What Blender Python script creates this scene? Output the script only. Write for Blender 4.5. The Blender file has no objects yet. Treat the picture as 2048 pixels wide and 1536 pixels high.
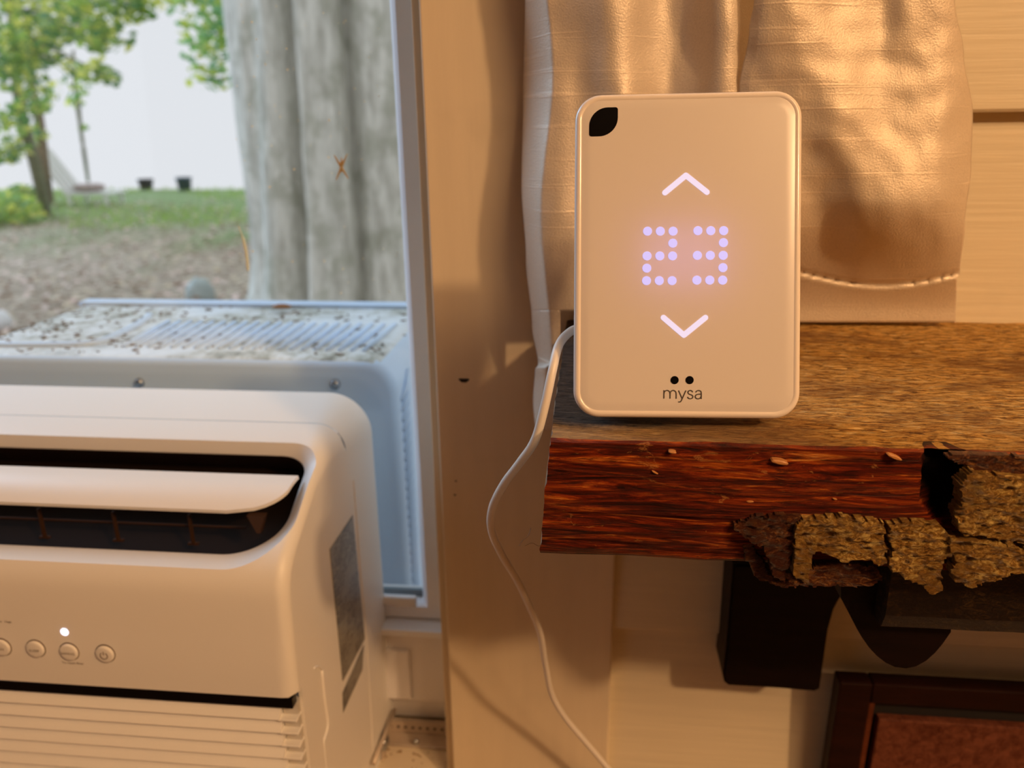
import bpy, bmesh, math, random
from mathutils import Vector, Matrix, noise
random.seed(7)
SC = bpy.context.scene
COL = SC.collection
CZ = 1.4                                   # eye height above the floor

# ------------------------------------------------------------------ camera
PITCH, YAW, ROLL = math.radians(18.5), math.radians(6), math.radians(-.7)
FW = Vector((-math.sin(YAW)*math.cos(PITCH), math.cos(YAW)*math.cos(PITCH), -math.sin(PITCH)))
_rt = Vector((math.cos(YAW), math.sin(YAW), 0)); _up = _rt.cross(FW)
RT = _rt*math.cos(ROLL)+_up*math.sin(ROLL); UP = RT.cross(FW)
cam_d = bpy.data.cameras.new('camera'); cam = bpy.data.objects.new('camera', cam_d); COL.objects.link(cam)
M = Matrix((RT, UP, -FW)).transposed().to_4x4(); M.translation = Vector((0, 0, CZ)); cam.matrix_world = M
cam_d.sensor_width = 36; cam_d.lens = 27.03; cam_d.clip_start = .01; cam_d.clip_end = 200
cam_d.dof.use_dof = True; cam_d.dof.focus_distance = .285; cam_d.dof.aperture_fstop = 10.0
SC.camera = cam
SC.view_settings.view_transform = 'Standard'; SC.view_settings.look = 'None'
SC.view_settings.exposure = 0; SC.view_settings.gamma = 1; SC.view_settings.use_curve_mapping = False

# ------------------------------------------------------------------ light
w = bpy.data.worlds.new('sky'); SC.world = w; w.use_nodes = True
w.node_tree.nodes['Background'].inputs[0].default_value = (.93, .94, 1.0, 1)
w.node_tree.nodes['Background'].inputs[1].default_value = .92

def lamp(kind, name, loc, power, color, size, target=None, sy=None):
    d = bpy.data.lights.new(name, kind); d.energy = power; d.color = color
    if kind == 'AREA':
        d.size = size
        if sy: d.shape = 'RECTANGLE'; d.size_y = sy
    elif kind == 'SUN': d.angle = size
    else: d.shadow_soft_size = size
    o = bpy.data.objects.new(name, d); COL.objects.link(o); o.location = loc
    if target is not None:
        o.rotation_euler = (Vector(target)-Vector(loc)).to_track_quat('-Z', 'Y').to_euler()
    return o
WARM = (1, .60, .29)
lamp('SUN', 'sunlight', (-7.5, 2.8, 4.5), 2.3, (.46, .71, 1), .6, (0, 0, 0))
lamp('POINT', 'lamp_bulb', (1.25, -.85, CZ+.90), 66, WARM, .05)
lamp('AREA', 'ceiling_lamp', (.8, -.75, 2.42), 12, WARM, .45, (.3, -.4, 0))
lamp('AREA', 'cool_fill_light', (-1.55, -.7, 1.55), 1.5, (.82, .88, 1), 1.1, (0, .4, 1.35))  # added cool fill from the left; that wall has no window

# ------------------------------------------------------------------ helpers
def W(px, py, Y):
    """point of the depth plane Y that was measured at a photo pixel (2048 x 1536)"""
    d = RT*((px-1024)/1538)-UP*((py-768)/1538)+FW
    p = d*(Y/d.y); return Vector((p.x, p.y, p.z+CZ))
def WZ(px, py, z):
    d = RT*((px-1024)/1538)-UP*((py-768)/1538)+FW
    p = d*((z-CZ)/d.z); return Vector((p.x, p.y, z))

def setp(o, label=None, cat=None, group=None, kind=None):
    if label: o['label'] = label
    if cat: o['category'] = cat
    if group: o['group'] = group
    if kind: o['kind'] = kind
    return o
def empty(name, loc, label=None, cat=None, group=None):
    o = bpy.data.objects.new(name, None); o.empty_display_size = .02; COL.objects.link(o); o.location = loc
    return setp(o, label, cat, group)
ORIG = {}
def rootloc(p):
    while p.parent: p = p.parent
    return p.location
def obj(name, bm, mats, parent=None, smooth=False, local=False, org=None, angle=None):
    """link bm as one mesh; vertices come in world space unless local"""
    if parent is not None and not local: off = Vector(rootloc(parent))
    elif parent is None:
        if org is None:
            xs = [v.co for v in bm.verts]
            off = Vector(((min(v.x for v in xs)+max(v.x for v in xs))/2, (min(v.y for v in xs)+max(v.y for v in xs))/2, min(v.z for v in xs)))
        else: off = Vector(org)
    else: off = Vector((0, 0, 0))
    for v in bm.verts: v.co -= off
    me = bpy.data.meshes.new(name)
    if smooth:
        for f in bm.faces: f.smooth = True
        if angle:
            for e in bm.edges:
                if len(e.link_faces) == 2 and e.calc_face_angle(0) > angle: e.smooth = False
    bm.to_mesh(me); bm.free()
    if not isinstance(mats, (list, tuple)): mats = [mats]
    for m in mats: me.materials.append(m)
    o = bpy.data.objects.new(name, me); COL.objects.link(o)
    if parent is not None: o.parent = parent
    else: o.location = off
    return o
def box(bm, x0, x1, y0, y1, z0, z1, bev=0, seg=2, mi=0, rot=None):
    vs = [bm.verts.new((x, y, z)) for x in (x0, x1) for y in (y0, y1) for z in (z0, z1)]
    fs = [bm.faces.new([vs[i] for i in q]) for q in ((0,1,3,2),(4,6,7,5),(0,4,5,1),(2,3,7,6),(0,2,6,4),(1,5,7,3))]
    for f in fs: f.material_index = mi
    if bev:
        es = list({e for f in fs for e in f.edges})
        r = bmesh.ops.bevel(bm, geom=es, offset=bev, segments=seg, affect='EDGES', profile=.5)
        for f in r['faces']: f.material_index = mi
        vs = list({v for f in r['faces'] for v in f.verts} | {v for v in vs if v.is_valid})
    if rot is not None:
        bmesh.ops.transform(bm, matrix=rot, verts=[v for v in vs if v.is_valid])
    return vs
def B(*a, **k):
    bm = bmesh.new(); box(bm, *a, **k); return bm
def smooth_path(pts, n=8):
    pts = [Vector(p) for p in pts]; out = []
    for i in range(len(pts)-1):
        p0 = pts[max(i-1, 0)]; p1 = pts[i]; p2 = pts[i+1]; p3 = pts[min(i+2, len(pts)-1)]
        for k in range(n):
            t = k/n
            out.append(.5*((2*p1)+(p2-p0)*t+(2*p0-5*p1+4*p2-p3)*t*t+(3*p1-p0-3*p2+p3)*t**3))
    out.append(pts[-1]); return out
def tube(bm, pts, r, n=12, cap=True, mi=0):
    rings = []; N = len(pts); up = Vector((.3, .1, 1)).normalized()
    for i, p in enumerate(pts):
        t = (pts[min(i+1, N-1)]-pts[max(i-1, 0)]).normalized()
        a = t.cross(up)
        if a.length < 1e-3: a = t.cross(Vector((1, 0, 0)))
        a.normalize(); b = t.cross(a).normalized()
        rr = r[i] if isinstance(r, (list, tuple)) else r
        rings.append([bm.verts.new(p+(a*math.cos(2*math.pi*k/n)+b*math.sin(2*math.pi*k/n))*rr) for k in range(n)])
    for i in range(N-1):
        for k in range(n):
            f = bm.faces.new((rings[i][k], rings[i][(k+1) % n], rings[i+1][(k+1) % n], rings[i+1][k])); f.material_index = mi
    if cap: bm.faces.new(rings[0][::-1]); bm.faces.new(rings[-1])
def rrect(w, h, r, n=8, cx=0, cz=0):
    """rounded rectangle, counter-clockwise; r = one radius or four (TR, TL, BL, BR)"""
    if not isinstance(r, (list, tuple)): r = [r]*4
    out = []
    for q, (sx, sz) in enumerate(((1, 1), (-1, 1), (-1, -1), (1, -1))):
        x = cx+sx*(w/2-r[q]); z = cz+sz*(h/2-r[q])
        for k in range(n+1):
            a = math.pi/2*(q+k/n); out.append((x+r[q]*math.cos(a), z+r[q]*math.sin(a)))
    return out
def prism(bm, poly, y0, y1, mi=0, T=None):
    """polygon (x,z) between two depths; front face at y0"""
    T = T or (lambda x, y, z: (x, y, z))
    a = [bm.verts.new(T(x, y0, z)) for x, z in poly]; b = [bm.verts.new(T(x, y1, z)) for x, z in poly]
    n = len(poly)
    fs = [bm.faces.new(a), bm.faces.new(b[::-1])]
    for i in range(n): fs.append(bm.faces.new((a[i], b[i], b[(i+1) % n], a[(i+1) % n])))
    for f in fs: f.material_index = mi
    return fs
def loft(bm, loops, close=(True, True), mi=0):
    rs = [[bm.verts.new(p) for p in L] for L in loops]; n = len(rs[0])
    for i in range(len(rs)-1):
        for k in range(n):
            f = bm.faces.new((rs[i][k], rs[i][(k+1) % n], rs[i+1][(k+1) % n], rs[i+1][k])); f.material_index = mi
    if close[0]: bm.faces.new(rs[0][::-1]).material_index = mi
    if close[1]: bm.faces.new(rs[-1]).material_index = mi
    return rs
def text_bm(s, size, T, depth=.00005):
    """flat lettering as a mesh, T maps (u, v) centred text coordinates to 3D"""
    c = bpy.data.curves.new('t', 'FONT'); c.body = s; c.size = size; c.align_x = 'CENTER'; c.align_y = 'CENTER'; c.resolution_u = 3
    o = bpy.data.objects.new('t', c); COL.objects.link(o)
    dg = bpy.context.evaluated_depsgraph_get(); me = bpy.data.meshes.new_from_object(o.evaluated_get(dg))
    bm = bmesh.new(); bm.from_mesh(me)
    bpy.data.objects.remove(o); bpy.data.meshes.remove(me)
    for v in bm.verts: v.co = Vector(T(v.co.x, v.co.y))
    return bm
def fbm(p, o=4): return noise.fractal(p, 1.0, 2.0, o)

# ------------------------------------------------------------------ materials
def new_mat(name):
    m = bpy.data.materials.new(name); m.use_nodes = True; nt = m.node_tree
    return m, nt, nt.nodes['Principled BSDF']
def nn(nt, t, **kw):
    n = nt.nodes.new(t)
    for k, v in kw.items():
        if k in n.inputs: n.inputs[k].default_value = v
        else: setattr(n, k, v)
    return n
def coords(nt, scale=(1, 1, 1), rot=(0, 0, 0)):
    tc = nn(nt, 'ShaderNodeTexCoord'); mp = nn(nt, 'ShaderNodeMapping')
    mp.inputs['Scale'].default_value = scale; mp.inputs['Rotation'].default_value = rot
    nt.links.new(tc.outputs['Object'], mp.inputs['Vector']); return mp.outputs[0]
def ntex(nt, vec, scale, detail=4, rough=.55, dist=0):
    n = nn(nt, 'ShaderNodeTexNoise', Scale=scale, Detail=detail, Roughness=rough, Distortion=dist)
    nt.links.new(vec, n.inputs['Vector']); return n.outputs['Fac']
def ramp(nt, fac, stops):
    r = nn(nt, 'ShaderNodeValToRGB'); cr = r.color_ramp
    while len(cr.elements) < len(stops): cr.elements.new(.5)
    for e, (p, c) in zip(cr.elements, stops):
        e.position = p; e.color = (*c, 1) if len(c) == 3 else c
    nt.links.new(fac, r.inputs[0]); return r.outputs[0]
def mixc(nt, fac, a, b, mode='MIX'):
    m = nn(nt, 'ShaderNodeMix', data_type='RGBA', blend_type=mode)
    for s, v in ((0, fac), (6, a), (7, b)):
        if hasattr(v, 'node'): nt.links.new(v, m.inputs[s])
        elif isinstance(v, (int, float)): m.inputs[s].default_value = v
        else: m.inputs[s].default_value = (*v, 1)
    return m.outputs[2]
def bump(nt, bs, h, strength, dist=.001):
    b = nn(nt, 'ShaderNodeBump', Strength=strength, Distance=dist); nt.links.new(h, b.inputs['Height'])
    nt.links.new(b.outputs[0], bs.inputs['Normal'])
def plain(name, c, rough=.5, spec=.5, metal=0, bumpy=None, vary=0):
    m, nt, b = new_mat(name)
    b.inputs['Base Color'].default_value = (*c, 1); b.inputs['Roughness'].default_value = rough
    b.inputs['Specular IOR Level'].default_value = spec; b.inputs['Metallic'].default_value = metal
    v = coords(nt)
    if vary:
        col = ramp(nt, ntex(nt, v, bumpy[0]/8 if bumpy else 12), [(.3, tuple(x*(1-vary) for x in c)), (.7, tuple(min(1, x*(1+vary*.5)) for x in c))])
        nt.links.new(col, b.inputs['Base Color'])
    if bumpy: bump(nt, b, ntex(nt, v, bumpy[0], 2), bumpy[1], bumpy[2])
    return m
def emit(name, c, s):
    m, nt, b = new_mat(name); b.inputs['Base Color'].default_value = (.05, .05, .05, 1)
    b.inputs['Emission Color'].default_value = (*c, 1); b.inputs['Emission Strength'].default_value = s; return m

M_ac = plain('white_plastic', (.80, .78, .76), .42, .5, bumpy=(1500, .25, .0002))
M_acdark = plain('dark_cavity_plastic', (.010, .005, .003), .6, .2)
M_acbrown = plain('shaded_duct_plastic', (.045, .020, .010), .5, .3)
M_black = plain('black_gloss', (.002, .002, .003), .2, .22)
M_ink = plain('grey_ink', (.06, .045, .035), .6)
M_inkac = plain('brown_ink', (.10, .06, .04), .6)
M_vinyl = plain('white_vinyl', (.86, .88, .93), .45, .5, bumpy=(60, .1, .001), vary=.06)
M_vinyl2 = plain('vinyl_filler', (.80, .78, .80), .5, .4, bumpy=(60, .1, .001), vary=.06)
M_gasket = plain('grey_gasket', (.22, .28, .32), .5)
M_gloss = plain('glossy_white_vinyl', (.78, .80, .84), .2)
M_metal = plain('galvanised_strip', (.55, .46, .38), .45, .5, .3, bumpy=(200, .3, .0005), vary=.2)
M_screw = plain('steel_screw', (.4, .42, .46), .25, .5, .9)
M_dark = plain('dark_gap', (.01, .007, .006), .8)
M_cable = plain('white_cable_rubber', (.80, .74, .68), .38, .5)

def painted_wood(name, c, sc=(1.2, 30, 30), rough=.5, stain=None):
    m, nt, b = new_mat(name); v = coords(nt, sc); f = ntex(nt, v, 9, 5)
    col = ramp(nt, f, [(.3, tuple(x*.93 for x in c)), (.7, c)])
    v2 = coords(nt); sp = ntex(nt, v2, 26, 3)
    col = mixc(nt, ramp(nt, sp, [(.62, (0, 0, 0)), (.8, (.3, .3, .3))]), col, tuple(x*.75 for x in c))
    nt.links.new(col, b.inputs['Base Color']); b.inputs['Roughness'].default_value = rough
    bump(nt, b, f, .35, .0012); return m
M_siding = painted_wood('cream_siding_paint', (.78, .68, .50))
M_casing = painted_wood('cream_casing_paint', (.76, .64, .47), (8, 8, .8), .55)
M_wall = plain('cream_wall', (.72, .64, .52), .7, vary=.05)
M_floor = plain('brown_floor', (.22, .13, .07), .5, vary=.2)

# satin curtain
def satin(name, c):
    m, nt, b = new_mat(name)
    v = coords(nt, (9, 9, 330)); slub = ntex(nt, v, 1.0, 3, .6, .4)
    v2 = coords(nt); wv = ntex(nt, v2, 1400, 2, .6)
    line = ramp(nt, slub, [(.60, (0, 0, 0)), (.72, (1, 1, 1))])
    col = mixc(nt, line, c, tuple(min(1, x*1.15) for x in c))
    col = mixc(nt, ramp(nt, wv, [(.45, (0, 0, 0)), (.75, (.5, .5, .5))]), col, tuple(x*.72 for x in c))
    nt.links.new(col, b.inputs['Base Color'])
    b.inputs['Roughness'].default_value = .46; b.inputs['Specular IOR Level'].default_value = .8; b.inputs['Metallic'].default_value = .30
    b.inputs['Specular Tint'].default_value = (1, .93, .85, 1)
    b.inputs['Sheen Weight'].default_value = .35; b.inputs['Sheen Roughness'].default_value = .4
    b.inputs['Subsurface Weight'].default_value = 0
    h = nn(nt, 'ShaderNodeMath', operation='MULTIPLY_ADD'); nt.links.new(line, h.inputs[0]); h.inputs[1].default_value = .5
    nt.links.new(wv, h.inputs[2]); bump(nt, b, h.outputs[0], .5, .0005); return m
M_satin = satin('cream_slub_satin', (.72, .62, .51))
M_satin2 = satin('cream_satin', (.72, .61, .48))

# timber of the shelf
def timber_top():
    m, nt, b = new_mat('rough_sawn_timber')
    grain = ntex(nt, coords(nt, (16, 60, 60), (0, 0, .10)), 7, 9, .76, .9)
    saw = ntex(nt, coords(nt, (50, 190, 60), (0, 0, .55)), 3, 6, .75, .5)
    big = ntex(nt, coords(nt, (8, 22, 20)), 1.6, 3, .6, .5)
    col = ramp(nt, grain, [(.34, (.14, .045, .008)), (.44, (.62, .29, .05)), (.54, (.92, .54, .14)), (.66, (1, .78, .40))])
    pits = ramp(nt, saw, [(.38, (.22, .12, .07)), (.47, (.9, .9, .9)), (.62, (1.2, 1.2, 1.15))])
    col = mixc(nt, .8, col, pits, 'MULTIPLY')
    col = mixc(nt, ramp(nt, big, [(.38, (.7, .7, .7)), (.52, (0, 0, 0))]), col, (.26, .10, .022))
    # weathered grey left end
    tc = nn(nt, 'ShaderNodeTexCoord'); sp = nn(nt, 'ShaderNodeSeparateXYZ'); nt.links.new(tc.outputs['Object'], sp.inputs[0])
    n2 = ntex(nt, coords(nt), 90, 5, .65); ad = nn(nt, 'ShaderNodeMath', operation='MULTIPLY_ADD')
    nt.links.new(n2, ad.inputs[0]); ad.inputs[1].default_value = .04
    sx = nn(nt, 'ShaderNodeMath', operation='ADD'); nt.links.new(sp.outputs[0], sx.inputs[0]); sx.inputs[1].default_value = .213
    sy = nn(nt, 'ShaderNodeMath', operation='ADD'); nt.links.new(sp.outputs[1], sy.inputs[0]); sy.inputs[1].default_value = .091
    nt.links.new(sx.outputs[0], ad.inputs[2])
    col = mixc(nt, ramp(nt, ad.outputs[0], [(.04, (.7, .7, .7)), (.13, (0, 0, 0))]), col, (.50, .34, .20))
    # grey bark-like stain behind the front left edge
    an = nn(nt, 'ShaderNodeMath', operation='MULTIPLY_ADD'); nt.links.new(n2, an.inputs[0]); an.inputs[1].default_value = .02; nt.links.new(sy.outputs[0], an.inputs[2])
    gy = ramp(nt, an.outputs[0], [(.022, (0, 0, 0)), (.027, (1, 1, 1))])
    gx = ramp(nt, ad.outputs[0], [(.058, (1, 1, 1)), (.078, (0, 0, 0))])
    gm = mixc(nt, 1.0, gy, gx, 'MULTIPLY')
    gcol = ramp(nt, saw, [(.35, (.045, .032, .024)), (.6, (.17, .12, .085))])
    col = mixc(nt, gm, col, gcol)
    nt.links.new(col, b.inputs['Base Color']); b.inputs['Roughness'].default_value = .6; b.inputs['Specular IOR Level'].default_value = .25
    s = nn(nt, 'ShaderNodeMath', operation='ADD'); nt.links.new(grain, s.inputs[0]); nt.links.new(pits, s.inputs[1])
    bump(nt, b, s.outputs[0], 1.0, .0016); return m
def timber_front():
    m, nt, b = new_mat('varnished_live_edge')
    g = ntex(nt, coords(nt, (8, 20, 110), (0, .05, 0)), 3.4, 9, .70, 1.0)
    g2 = ntex(nt, coords(nt, (22, 40, 260), (0, .04, 0)), 2.4, 6, .7, 1.2)
    fl = ntex(nt, coords(nt, (28, 40, 70)), 2.0, 6, .7, 1.6)
    col = ramp(nt, g, [(.36, (.015, .002, .0005)), (.47, (.14, .012, .001)), (.56, (.32, .045, .004)), (.63, (.60, .15, .015)), (.70, (.95, .46, .11))])
    col = mixc(nt, ramp(nt, g2, [(.40, (.85, .85, .85)), (.52, (0, 0, 0))]), col, (.045, .007, .003))
    col = mixc(nt, ramp(nt, fl, [(.62, (0, 0, 0)), (.66, (.6, .6, .6)), (.70, (0, 0, 0))]), col, (.62, .28, .08))
    at = nn(nt, 'ShaderNodeAttribute', attribute_name='stain'); col = mixc(nt, at.outputs['Fac'], col, (.006, .003, .002))
    nt.links.new(col, b.inputs['Base Color']); b.inputs['Roughness'].default_value = .45; b.inputs['Specular IOR Level'].default_value = .2
    s = nn(nt, 'ShaderNodeMath', operation='ADD'); nt.links.new(g, s.inputs[0]); nt.links.new(g2, s.inputs[1])
    bump(nt, b, s.outputs[0], .9, .002); return m
def bark_mat(name, lo, mid, hi):
    m, nt, b = new_mat(name)
    g = ntex(nt, coords(nt, (200, 200, 420)), 1.4, 7, .75, 1.2); g2 = ntex(nt, coords(nt), 55, 4, .6)
    col = ramp(nt, g, [(.36, lo), (.5, mid), (.64, hi)])
    col = mixc(nt, ramp(nt, g2, [(.4, (.8, .8, .8)), (.56, (0, 0, 0))]), col, tuple(.5*(a+c) for a, c in zip(lo, mid)))
    nt.links.new(col, b.inputs['Base Color']); b.inputs['Roughness'].default_value = .33; b.inputs['Specular IOR Level'].default_value = .6
    bump(nt, b, g, 1.0, .003); return m
M_top = timber_top(); M_front = timber_front()
M_bark = bark_mat('golden_bark', (.03, .008, .002), (.42, .20, .03), (1.0, .74, .24))
M_bark2 = bark_mat('red_brown_bark', (.012, .002, .001), (.11, .022, .005), (.42, .18, .045))
M_endgrain = plain('sawn_end_wood', (.34, .24, .16), .8, .2, bumpy=(400, .9, .001), vary=.4)
def stained(name, a, c2, rough, sc=(4, 30, 30), bs=.3):
    m, nt, b = new_mat(name); g = ntex(nt, coords(nt, sc), 5, 6, .65, .6)
    nt.links.new(ramp(nt, g, [(.32, a), (.68, c2)]), b.inputs['Base Color']); b.inputs['Roughness'].default_value = rough; b.inputs['Specular IOR Level'].default_value = .2
    bump(nt, b, g, bs, .001); return m
M_darkwood = stained('dark_stained_wood', (.002, .0006, .0004), (.008, .002, .0012), .5)
M_frame = stained('dark_mahogany', (.010, .0016, .0008), (.022, .0045, .002), .5)
M_frameedge = stained('mahogany_moulding', (.08, .018, .006), (.14, .035, .012), .4)
M_leather = stained('mottled_brown_leather', (.07, .016, .008), (.20, .065, .035), .42, (40, 40, 40), .5)

# ------------------------------------------------------------------ the room
def struct(name, bm, m, parent=None, **k):
    o = obj(name, bm, m, parent, **k)
    if parent is None: o['kind'] = 'structure'
    return o
YW = .44
bm = bmesh.new()
WX0, WX1, WZ0, WZ1 = -.95, -.095, CZ-.455, CZ+.80           # the window opening
box(bm, -1.6, WX0, YW+.004, YW+.13, 0, 2.5); box(bm, WX1, 2.3, YW+.004, YW+.13, 0, 2.5)
box(bm, WX0, WX1, YW+.004, YW+.13, 0, WZ0); box(bm, WX0, WX1, YW+.004, YW+.13, WZ1, 2.5)
wall = struct('wall_front', bm, M_wall, org=(.3, YW+.06, 0))
M_pine = plain('brown_wall_panelling', (.26, .18, .11), .7, vary=.05)
struct('wall_left', B(-1.7, -1.6, -2.7, YW+.13, 0, 2.5), M_pine)
struct('wall_right', B(2.3, 2.4, -2.7, YW+.13, 0, 2.5), M_pine)
struct('wall_back', B(-1.7, 2.4, -2.8, -2.7, 0, 2.5), M_pine)
struct('floor', B(-1.7, 2.4, -2.8, YW+.13, -.06, 0), M_floor)
struct('ceiling', B(-1.7, 2.4, -2.8, YW+.13, 2.5, 2.6), plain('cream_ceiling', (.42, .35, .27), .8))
# lap siding: each board is wedge shaped, its lower edge stands proud of the next
pitch = .1585; z_l = CZ+.0045
zs = [z_l+pitch*k for k in range(-8, 8)]
for k, z in enumerate(zs):
    bm = bmesh.new(); N = 40; x0, x1 = .012, 2.3
    loops = []
    for i in range(N+1):
        x = x0+(x1-x0)*(i/N)**2
        j = .0006*noise.noise(Vector((x*40, z*9, 1)))+.0003*noise.noise(Vector((x*200, z*9, 5)))
        if abs(z-z_l) < .001 and .188 < x < .197: j += .0012
        loops.append([(x, YW+.003, z+j), (x, YW-.0085, z+j), (x, YW-.0095, z+.0015+j), (x, YW-.0005, z+pitch+.006), (x, YW+.003, z+pitch+.006)])
    loft(bm, loops); obj('siding_board', bm, M_siding, wall)
# casing board beside the window and the jamb behind its edge
bm = B(-.0905, .0188, .4275, YW+.004, 0, 2.5, .0012, 2)
trim = struct('trim_1', bm, M_casing)
for (px, py, r) in ((928, 761, .0016), (912, 962, .0005), (910, 990, .0006)):
    p = W(px, py, .4274); bm = bmesh.new()
    prism(bm, [(p.x+(1.7 if r > .001 else 1)*r*math.cos(a)*(1+.35*math.sin(3*a)), p.z+r*math.sin(a)*(1+.3*math.cos(2*a))) for a in [i*math.pi/8 for i in range(16)]], .4271, .4276)
    obj('nail_hole', bm, M_dark, trim)
struct('trim_2', B(-.0965, -.0907, .436, .515, WZ0-.02, 2.2, .0008), M_casing)
struct('trim_3', B(WX0-.1, WX0, .4275, YW+.004, .8, 2.4, .001), M_casing)
struct('baseboard_front', B(-1.6, 2.3, .422, YW+.004, 0, .1, .003), M_casing)

# window
win = empty('window_1', ((WX0+WX1)/2, .5, WZ0)); win['kind'] = 'structure'
GX, GZ = -.1225, W(812, 1188, .5).z
zr = W(830, 1260, .475).z
bm = bmesh.new()
# mitred sash frame: section swept round the opening
xo0, xo1, zo0, zo1 = WX0+.03, -.0967, zr, CZ+.77
xi0, xi1, zi0, zi1 = WX0+.07, GX, GZ, CZ+.72
sec = [(0, .512), (0, .490), (.12, .488), (.80, .488), (.9, .4905), (1, .496), (1, .512)]
loops = []
for (ox, oz, ix, iz) in ((xo0, zo0, xi0, zi0), (xo1, zo0, xi1, zi0), (xo1, zo1, xi1, zi1), (xo0, zo1, xi0, zi1)):
    loops.append([bm.verts.new((ox+(ix-ox)*t, y, oz+(iz-oz)*t)) for t, y in sec])
for a in range(4):
    for k in range(len(sec)): bm.faces.new((loops[a][k], loops[(a+1) % 4][k], loops[(a+1) % 4][(k+1) % len(sec)], loops[a][(k+1) % len(sec)]))
obj('sash_frame', bm, M_vinyl, win)
gz = GZ
obj('gasket', B(xi0, GX, .4975, .5005, gz-.0002, gz+.006), M_gasket, win)
p0 = W(771, 1190, .486); p1 = W(834, 1213, .486)
obj('sash_handle', B(-.30, p1.x, .4835, .4885, p1.z, p0.z, .0015, 3), M_gloss, win, smooth=True)
m, nt, b = new_mat('window_glass'); nt.nodes.remove(b)
tr = nn(nt, 'ShaderNodeBsdfTransparent'); tr.inputs[0].default_value = (.97, .985, .98, 1)
gl = nn(nt, 'ShaderNodeBsdfGlossy', Roughness=.03); mx = nn(nt, 'ShaderNodeMixShader')
mx.inputs[0].default_value = .035; nt.links.new(tr.outputs[0], mx.inputs[1]); nt.links.new(gl.outputs[0], mx.inputs[2])
nt.links.new(mx.outputs[0], nt.nodes['Material Output'].inputs[0]); M_glass = m
pane = obj('glass_pane', B(xi0-.003, GX+.002, .502, .505, gz-.003, zi1+.003), M_glass, win)
# dirt stuck to the pane
M_dirt = plain('pale_dirt', (.75, .70, .50), .8); M_seed = plain('orange_seed', (.75, .42, .14), .8)
bm = bmesh.new()
for i in range(70):
    p = W(random.uniform(465, 800), random.uniform(10, 590), .5015); r = random.uniform(.0002, .0006)
    prism(bm, [(p.x+r*math.cos(a), p.z+r*math.sin(a)) for a in [k*math.pi/3 for k in range(6)]], .5008, .5018)
o = obj('dirt_speck', bm, M_dirt, pane); o['kind'] = 'stuff'
bm = bmesh.new(); tube(bm, smooth_path([W(477, 452, .5065), W(487, 480, .5065), W(494, 515, .5065), W(496, 542, .5065)], 4), [.0004]*4+[.0011]*8+[.0006], 6)
obj('plant_fibre', bm, M_dirt, pane)
bm = bmesh.new()
for a, c in (((668, 310), (697, 358)), ((694, 308), (672, 360)), ((683, 315), (683, 345))):
    tube(bm, [W(*a, .5062), W((a[0]+c[0])/2, (a[1]+c[1])/2, .5065), W(*c, .5062)], [.0003, .0010, .0003], 5)
obj('winged_seed', bm, M_seed, pane)
# lower track and accordion filler below the sash
zt2 = W(830, 1274, .475).z
obj('track_ledge', B(WX0, -.0967, .474, .512, zt2, zr-.0003, .0012), M_vinyl, win)
obj('filler_panel', B(WX0, -.0967, .482, .512, W(850, 1402, .482).z, zt2), M_vinyl2, win)
p0 = W(780, 1302, .478); p1 = W(823, 1400, .478)
obj('filler_tab', B(-.20, p1.x, .4775, .4825, p1.z, p0.z, .001), M_vinyl2, win)
obj('track_step', B(WX0, -.0967, .486, .512, W(850, 1434, .486).z, W(850, 1402, .482).z), M_vinyl2, win)
obj('track_groove', B(WX0, -.0967, .500, .512, W(850, 1446, .48).z-.01, W(850, 1434, .486).z), M_dark, win)
zp1 = W(850, 1443, .476).z; zp0 = W(850, 1467, .474).z
strip = obj('perforated_strip', B(-.40, -.0967, .474, .478, zp0, zp1), M_metal, win)
bm = bmesh.new()
for i in range(26):
    x = -.102-.0058*i; z = (zp0+zp1)/2
    prism(bm, [(x+.0011*math.cos(a), z+.0011*math.sin(a)) for a in [k*math.pi/5 for k in range(10)]], .4737, .4741)
o = obj('punched_hole', bm, M_dark, strip)
zq0 = W(850, 1497, .46).z
lip = obj('sill_lip', B(-.40, -.0967, .460, .4742, zq0, zp0, .001), M_metal, win)
p = W(832, 1484, .4597); bm = bmesh.new()
loft(bm, [[(p.x+r*math.cos(a), y, p.z+r*math.sin(a)) for a in [-k*math.pi/6 for k in range(12)]] for r, y in ((.0024, .4603), (.0022, .459), (.0012, .4583))])
obj('screw', bm, M_screw, lip, smooth=True)
obj('sill', B(WX0, -.0967, .40, .512, WZ0, zq0-.001, .002), painted_wood('dusty_sill', (.66, .56, .42)), win)
bm = bmesh.new()
for i in range(60):
    x = random.uniform(-.15, -.1); y = random.uniform(.40, .458); r = random.uniform(.0003, .0011)
    box(bm, -r, r, -r*.7, r*.7, 0, r, rot=Matrix.Translation((x, y, zq0-.001))@Matrix.Rotation(random.random()*3, 4, 'Z'))
obj('sill_crumbs', bm, plain('brown_crumbs', (.30, .19, .10), .9), win)['kind'] = 'stuff'

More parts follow.
